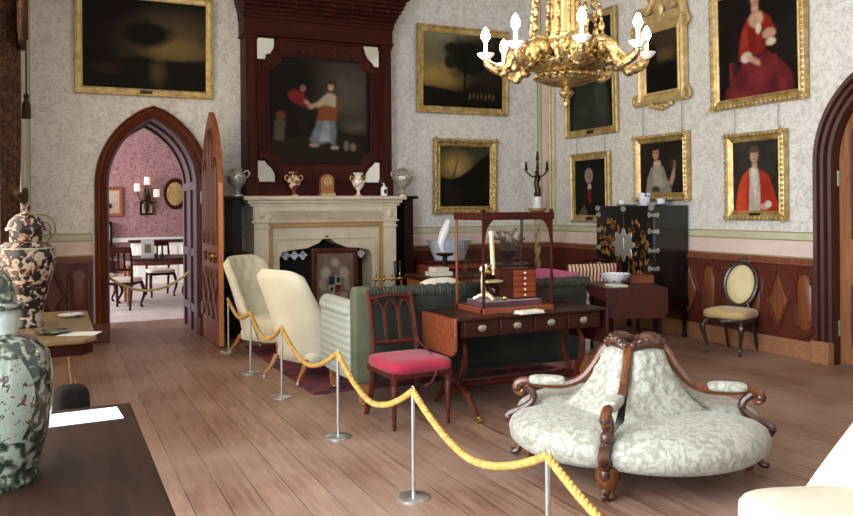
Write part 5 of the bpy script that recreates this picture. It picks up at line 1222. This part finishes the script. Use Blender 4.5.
for x in (-.42, .42):
    for y in (-.2, .2): MB().cyl((x, y, 0), (x, y, .3), .018, .026).build('leg', 'mahogd', t)
t = thing('striped_chair', 'chair upholstered in red and cream stripes left of the black cabinet', 'chair', (5.80, 7.98, 0), R_(-10))
MB().sup((0, .05, .42), (.62, .55, .16), .4, .4).build('seat', 'stripe', t, ang=80); MB().shell(lambda s, q: (.33*s, -.24-.06*q, .42+.45*q), .08, 14, 10).build('backrest', 'stripe', t, ang=80)
mb = MB(); mb.tube([(-.33, -.26, .38), (-.34, -.31, .89), (0, -.31, .92), (.34, -.31, .89), (.33, -.26, .38)], .018, 8); mb.build('back_frame', 'mahogd', t)
for x in (-.28, .28):
    for y in (-.24, .24): MB().cyl((x, y, 0), (x, y, .38), .018, .026).build('leg', 'mahogd', t)
t = thing('torchere', 'tall pale twisted wooden column stand in the corner behind the glass case', 'stand', (6.22, 9.58, 0))
MB().lathe([(0, 0), (.2, 0), (.2, .04), (.12, .09), (.06, .14), (0, .14)], n=20).build('base', 'slip', t)
mb = MB(); rows = []
for i in range(90):
    z = .14+1.3*i/89; rows.append([mb.V((( .035+.014*math.cos(2*(a-z*16)))*math.cos(a), (.035+.014*math.cos(2*(a-z*16)))*math.sin(a), z)) for a in np.linspace(0, 2*PI, 15)[:-1]])
mb._grid(rows, cv=True); mb.build('twisted_column', 'slip', t, ang=80)
MB().lathe([(0, 1.43), (.05, 1.43), (.11, 1.49), (.13, 1.5), (.13, 1.53), (0, 1.53)], n=20).build('top', 'slip', t)
t = thing('candelabrum', 'bronze figure candelabrum on white plinth standing on the corner column', 'candelabrum', (6.22, 9.58, 1.53))
MB().lathe([(0, 0), (.075, 0), (.07, .02), (.065, .03), (.065, .15), (.075, .16), (0, .16)], n=20).build('plinth', 'china', t)
mb = MB(); ctube(mb, [(0, 0, .16), (.015, 0, .24), (-.01, 0, .34), (.01, 0, .42), (0, 0, .47)], (.05, .045, .035, .045, .03), 10, 6); mb.ell((0, 0, .5), (.03, .03, .035), 10); mb.build('figure', 'bronze', t)
for a in (0, PI*2/3, PI*4/3, .6):
    r_ = .17 if a != .6 else .02; z = .6 if a != .6 else .74
    mb = MB(); ctube(mb, [(0, 0, .45), (.5*r_*math.cos(a), .5*r_*math.sin(a), .45), (r_*math.cos(a), r_*math.sin(a), z-.08)], (.012, .012, .012), 6, 5); mb.lathe([(0, z-.08), (.03, z-.06), (.02, z-.03), (.014, z+.06), (0, z+.06)], (r_*math.cos(a), r_*math.sin(a), 0), 10); mb.build('branch', 'bronze', t)

# ------------------------------------------------------------------ chandelier
HX, HY = 2.99, 4.255
t = thing('chandelier', 'ornate gilded chandelier with lit candle bulbs hanging at upper centre', 'chandelier', (HX, HY, 0))
MB().lathe([(0, 2.18), (.012, 2.185), (.022, 2.21), (.014, 2.235), (.035, 2.25), (.05, 2.275), (.03, 2.30), (.05, 2.32), (.0, 2.32)], n=20).build('finial', 'giltch', t)
MB().lathe([(.03, 2.31), (.11, 2.325), (.185, 2.355), (.2, 2.385), (.17, 2.395), (.16, 2.41), (.2, 2.42), (.255, 2.44), (.265, 2.46), (.24, 2.475), (0, 2.47)], n=48, flute=.03, nf=24).build('bowl', 'giltch', t, ang=60)
mb = MB()
for i in range(24): a = 2*PI*i/24; mb.ell((.262*math.cos(a), .262*math.sin(a), 2.465), (.016, .016, .016), 6); mb.ell((.195*math.cos(a+.1), .195*math.sin(a+.1), 2.375), (.022, .022, .014), 6)
mb.build('beading', 'giltch', t)
a_off = math.atan2(fwy, fwx) if False else -R_(25.1)
for i in range(8):
    a = a_off+2*PI*i/8; ca, sa = math.cos(a), math.sin(a); P = lambda r_, z: (r_*ca, r_*sa, z)
    mb = MB(); ctube(mb, [P(.17, 2.49), P(.27, 2.55), P(.34, 2.50), P(.37, 2.44), P(.43, 2.425), P(.49, 2.455), P(.515, 2.49)], (.04, .05, .045, .036, .034, .03, .022), 8, 6)
    for r_, z, q in ((.26, 2.575, .05), (.33, 2.44, .04), (.40, 2.405, .036), (.47, 2.44, .032)): mb.ell(P(r_, z), (q, q, q*.8), 10)
    for s in (-1, 1): mb.ell((.3*ca-s*.05*sa, .3*sa+s*.05*ca, 2.52), (.03, .03, .045), 8)
    arm = mb.build('arm', 'giltch', t)
    MB().lathe([(0, 2.49), (.022, 2.49), (.05, 2.515), (.058, 2.53), (.052, 2.53), (.02, 2.505), (0, 2.5)], P(.515, 0), 18).build('drip_pan', 'drip', arm)
    MB().lathe([(0, 2.505), (.0125, 2.505), (.0125, 2.60), (0, 2.60)], P(.515, 0), 10).build('candle', 'candle', arm)
    MB().lathe([(0, 2.60), (.012, 2.605), (.027, 2.628), (.027, 2.65), (.014, 2.685), (0, 2.70)], P(.515, 0), 12).build('bulb', 'bulb', arm)
mb = MB(); mb.lathe([(0, 2.47), (.12, 2.48), (.13, 2.52), (.09, 2.56), (.09, 2.60), (.115, 2.62), (.115, 2.64), (.085, 2.66), (.08, 3.15), (.11, 3.18), (.11, 3.22), (0, 3.26)], n=8); mb.build('cage', 'giltp', t)
mb = MB()
for i in range(8): a = 2*PI*i/8+.39; mb.cyl((.085*math.cos(a), .085*math.sin(a), 2.64), (.085*math.cos(a), .085*math.sin(a), 3.18), .014, n=8)
mb.build('cage_columns', 'giltch', t)
for i in range(8):
    a = a_off+2*PI*(i+.5)/8; mb = MB()
    for k in range(13):
        q = k/12; r_ = lerp(.24, .06, q)+.03*math.sin(PI*q); z = lerp(2.5, 3.6, q); c = Vector((r_*math.cos(a), r_*math.sin(a), z))
        mb.ell(c, (.02, .02, .036), 6); mb.ell(c+Vector((0, 0, .045)), (.012, .012, .014), 6)
    mb.build('chain', 'giltch', t)
MB().cyl((0, 0, 3.24), (0, 0, ZC), .018).lathe([(0, 3.55), (.1, 3.56), (.09, 3.64), (0, 3.66)], n=16).lathe([(0, ZC-.06), (.1, ZC-.04), (.12, ZC), (0, ZC)], n=20).build('stem', 'giltch', t)

# ------------------------------------------------------------------ camera, light
th = math.atan(375/800); roll = .0074
fw = Vector((math.sin(th), math.cos(th), 0)); rt = Vector((math.cos(th), -math.sin(th), 0)); up = Vector((0, 0, 1))
r2 = rt*math.cos(roll)-up*math.sin(roll); u2 = up*math.cos(roll)+rt*math.sin(roll)
cam = bpy.data.cameras.new('camera'); co = bpy.data.objects.new('camera', cam); COL.objects.link(co); SC.camera = co
R = Matrix((r2, u2, -fw)).transposed()
co.matrix_world = Matrix.Translation((0, 0, 1.55)) @ R.to_4x4()
cam.sensor_width = 36; cam.lens = 36*800/853; cam.shift_y = -50.8/853; cam.clip_start = .05; cam.clip_end = 100
w = bpy.data.worlds.new('sky'); SC.world = w; w.use_nodes = True
w.node_tree.nodes['Background'].inputs[0].default_value = (*lin('#dfe8f4'), 1); w.node_tree.nodes['Background'].inputs[1].default_value = 1.0
def area(name, loc, rot, sx, sy, e, col='#f1f4fb'):
    l = bpy.data.lights.new(name, 'AREA'); l.shape = 'RECTANGLE'; l.size = sx; l.size_y = sy; l.energy = e; l.color = lin(col)
    o = bpy.data.objects.new(name, l); COL.objects.link(o); o.location = loc; o.rotation_euler = rot; return o
area('daylight_window', (x0-.25, 2.27, 2.06), (0, -PI/2, 0), 3.8, 3.9, 850)
area('daylight_window', (x0-.25, 7.3, 2.26), (0, -PI/2, 0), 4.2, 3.6, 230, '#ffe2c0')
area('daylight_window', (1.45, YF-.5, 2.15), (PI/2, 0, 0), 1.5, 3.3, 70)
area('daylight_window', (4.05, YF-.5, 2.15), (PI/2, 0, 0), 1.5, 3.3, 70)
area('daylight_window', (-2.6, 14.6, 1.95), (0, -PI/2, 0), 3.1, 4.3, 420)
SC.view_settings.view_transform = 'Standard'; SC.view_settings.look = 'None'; SC.view_settings.exposure = 0; SC.view_settings.gamma = 1
SC.view_settings.use_curve_mapping = False
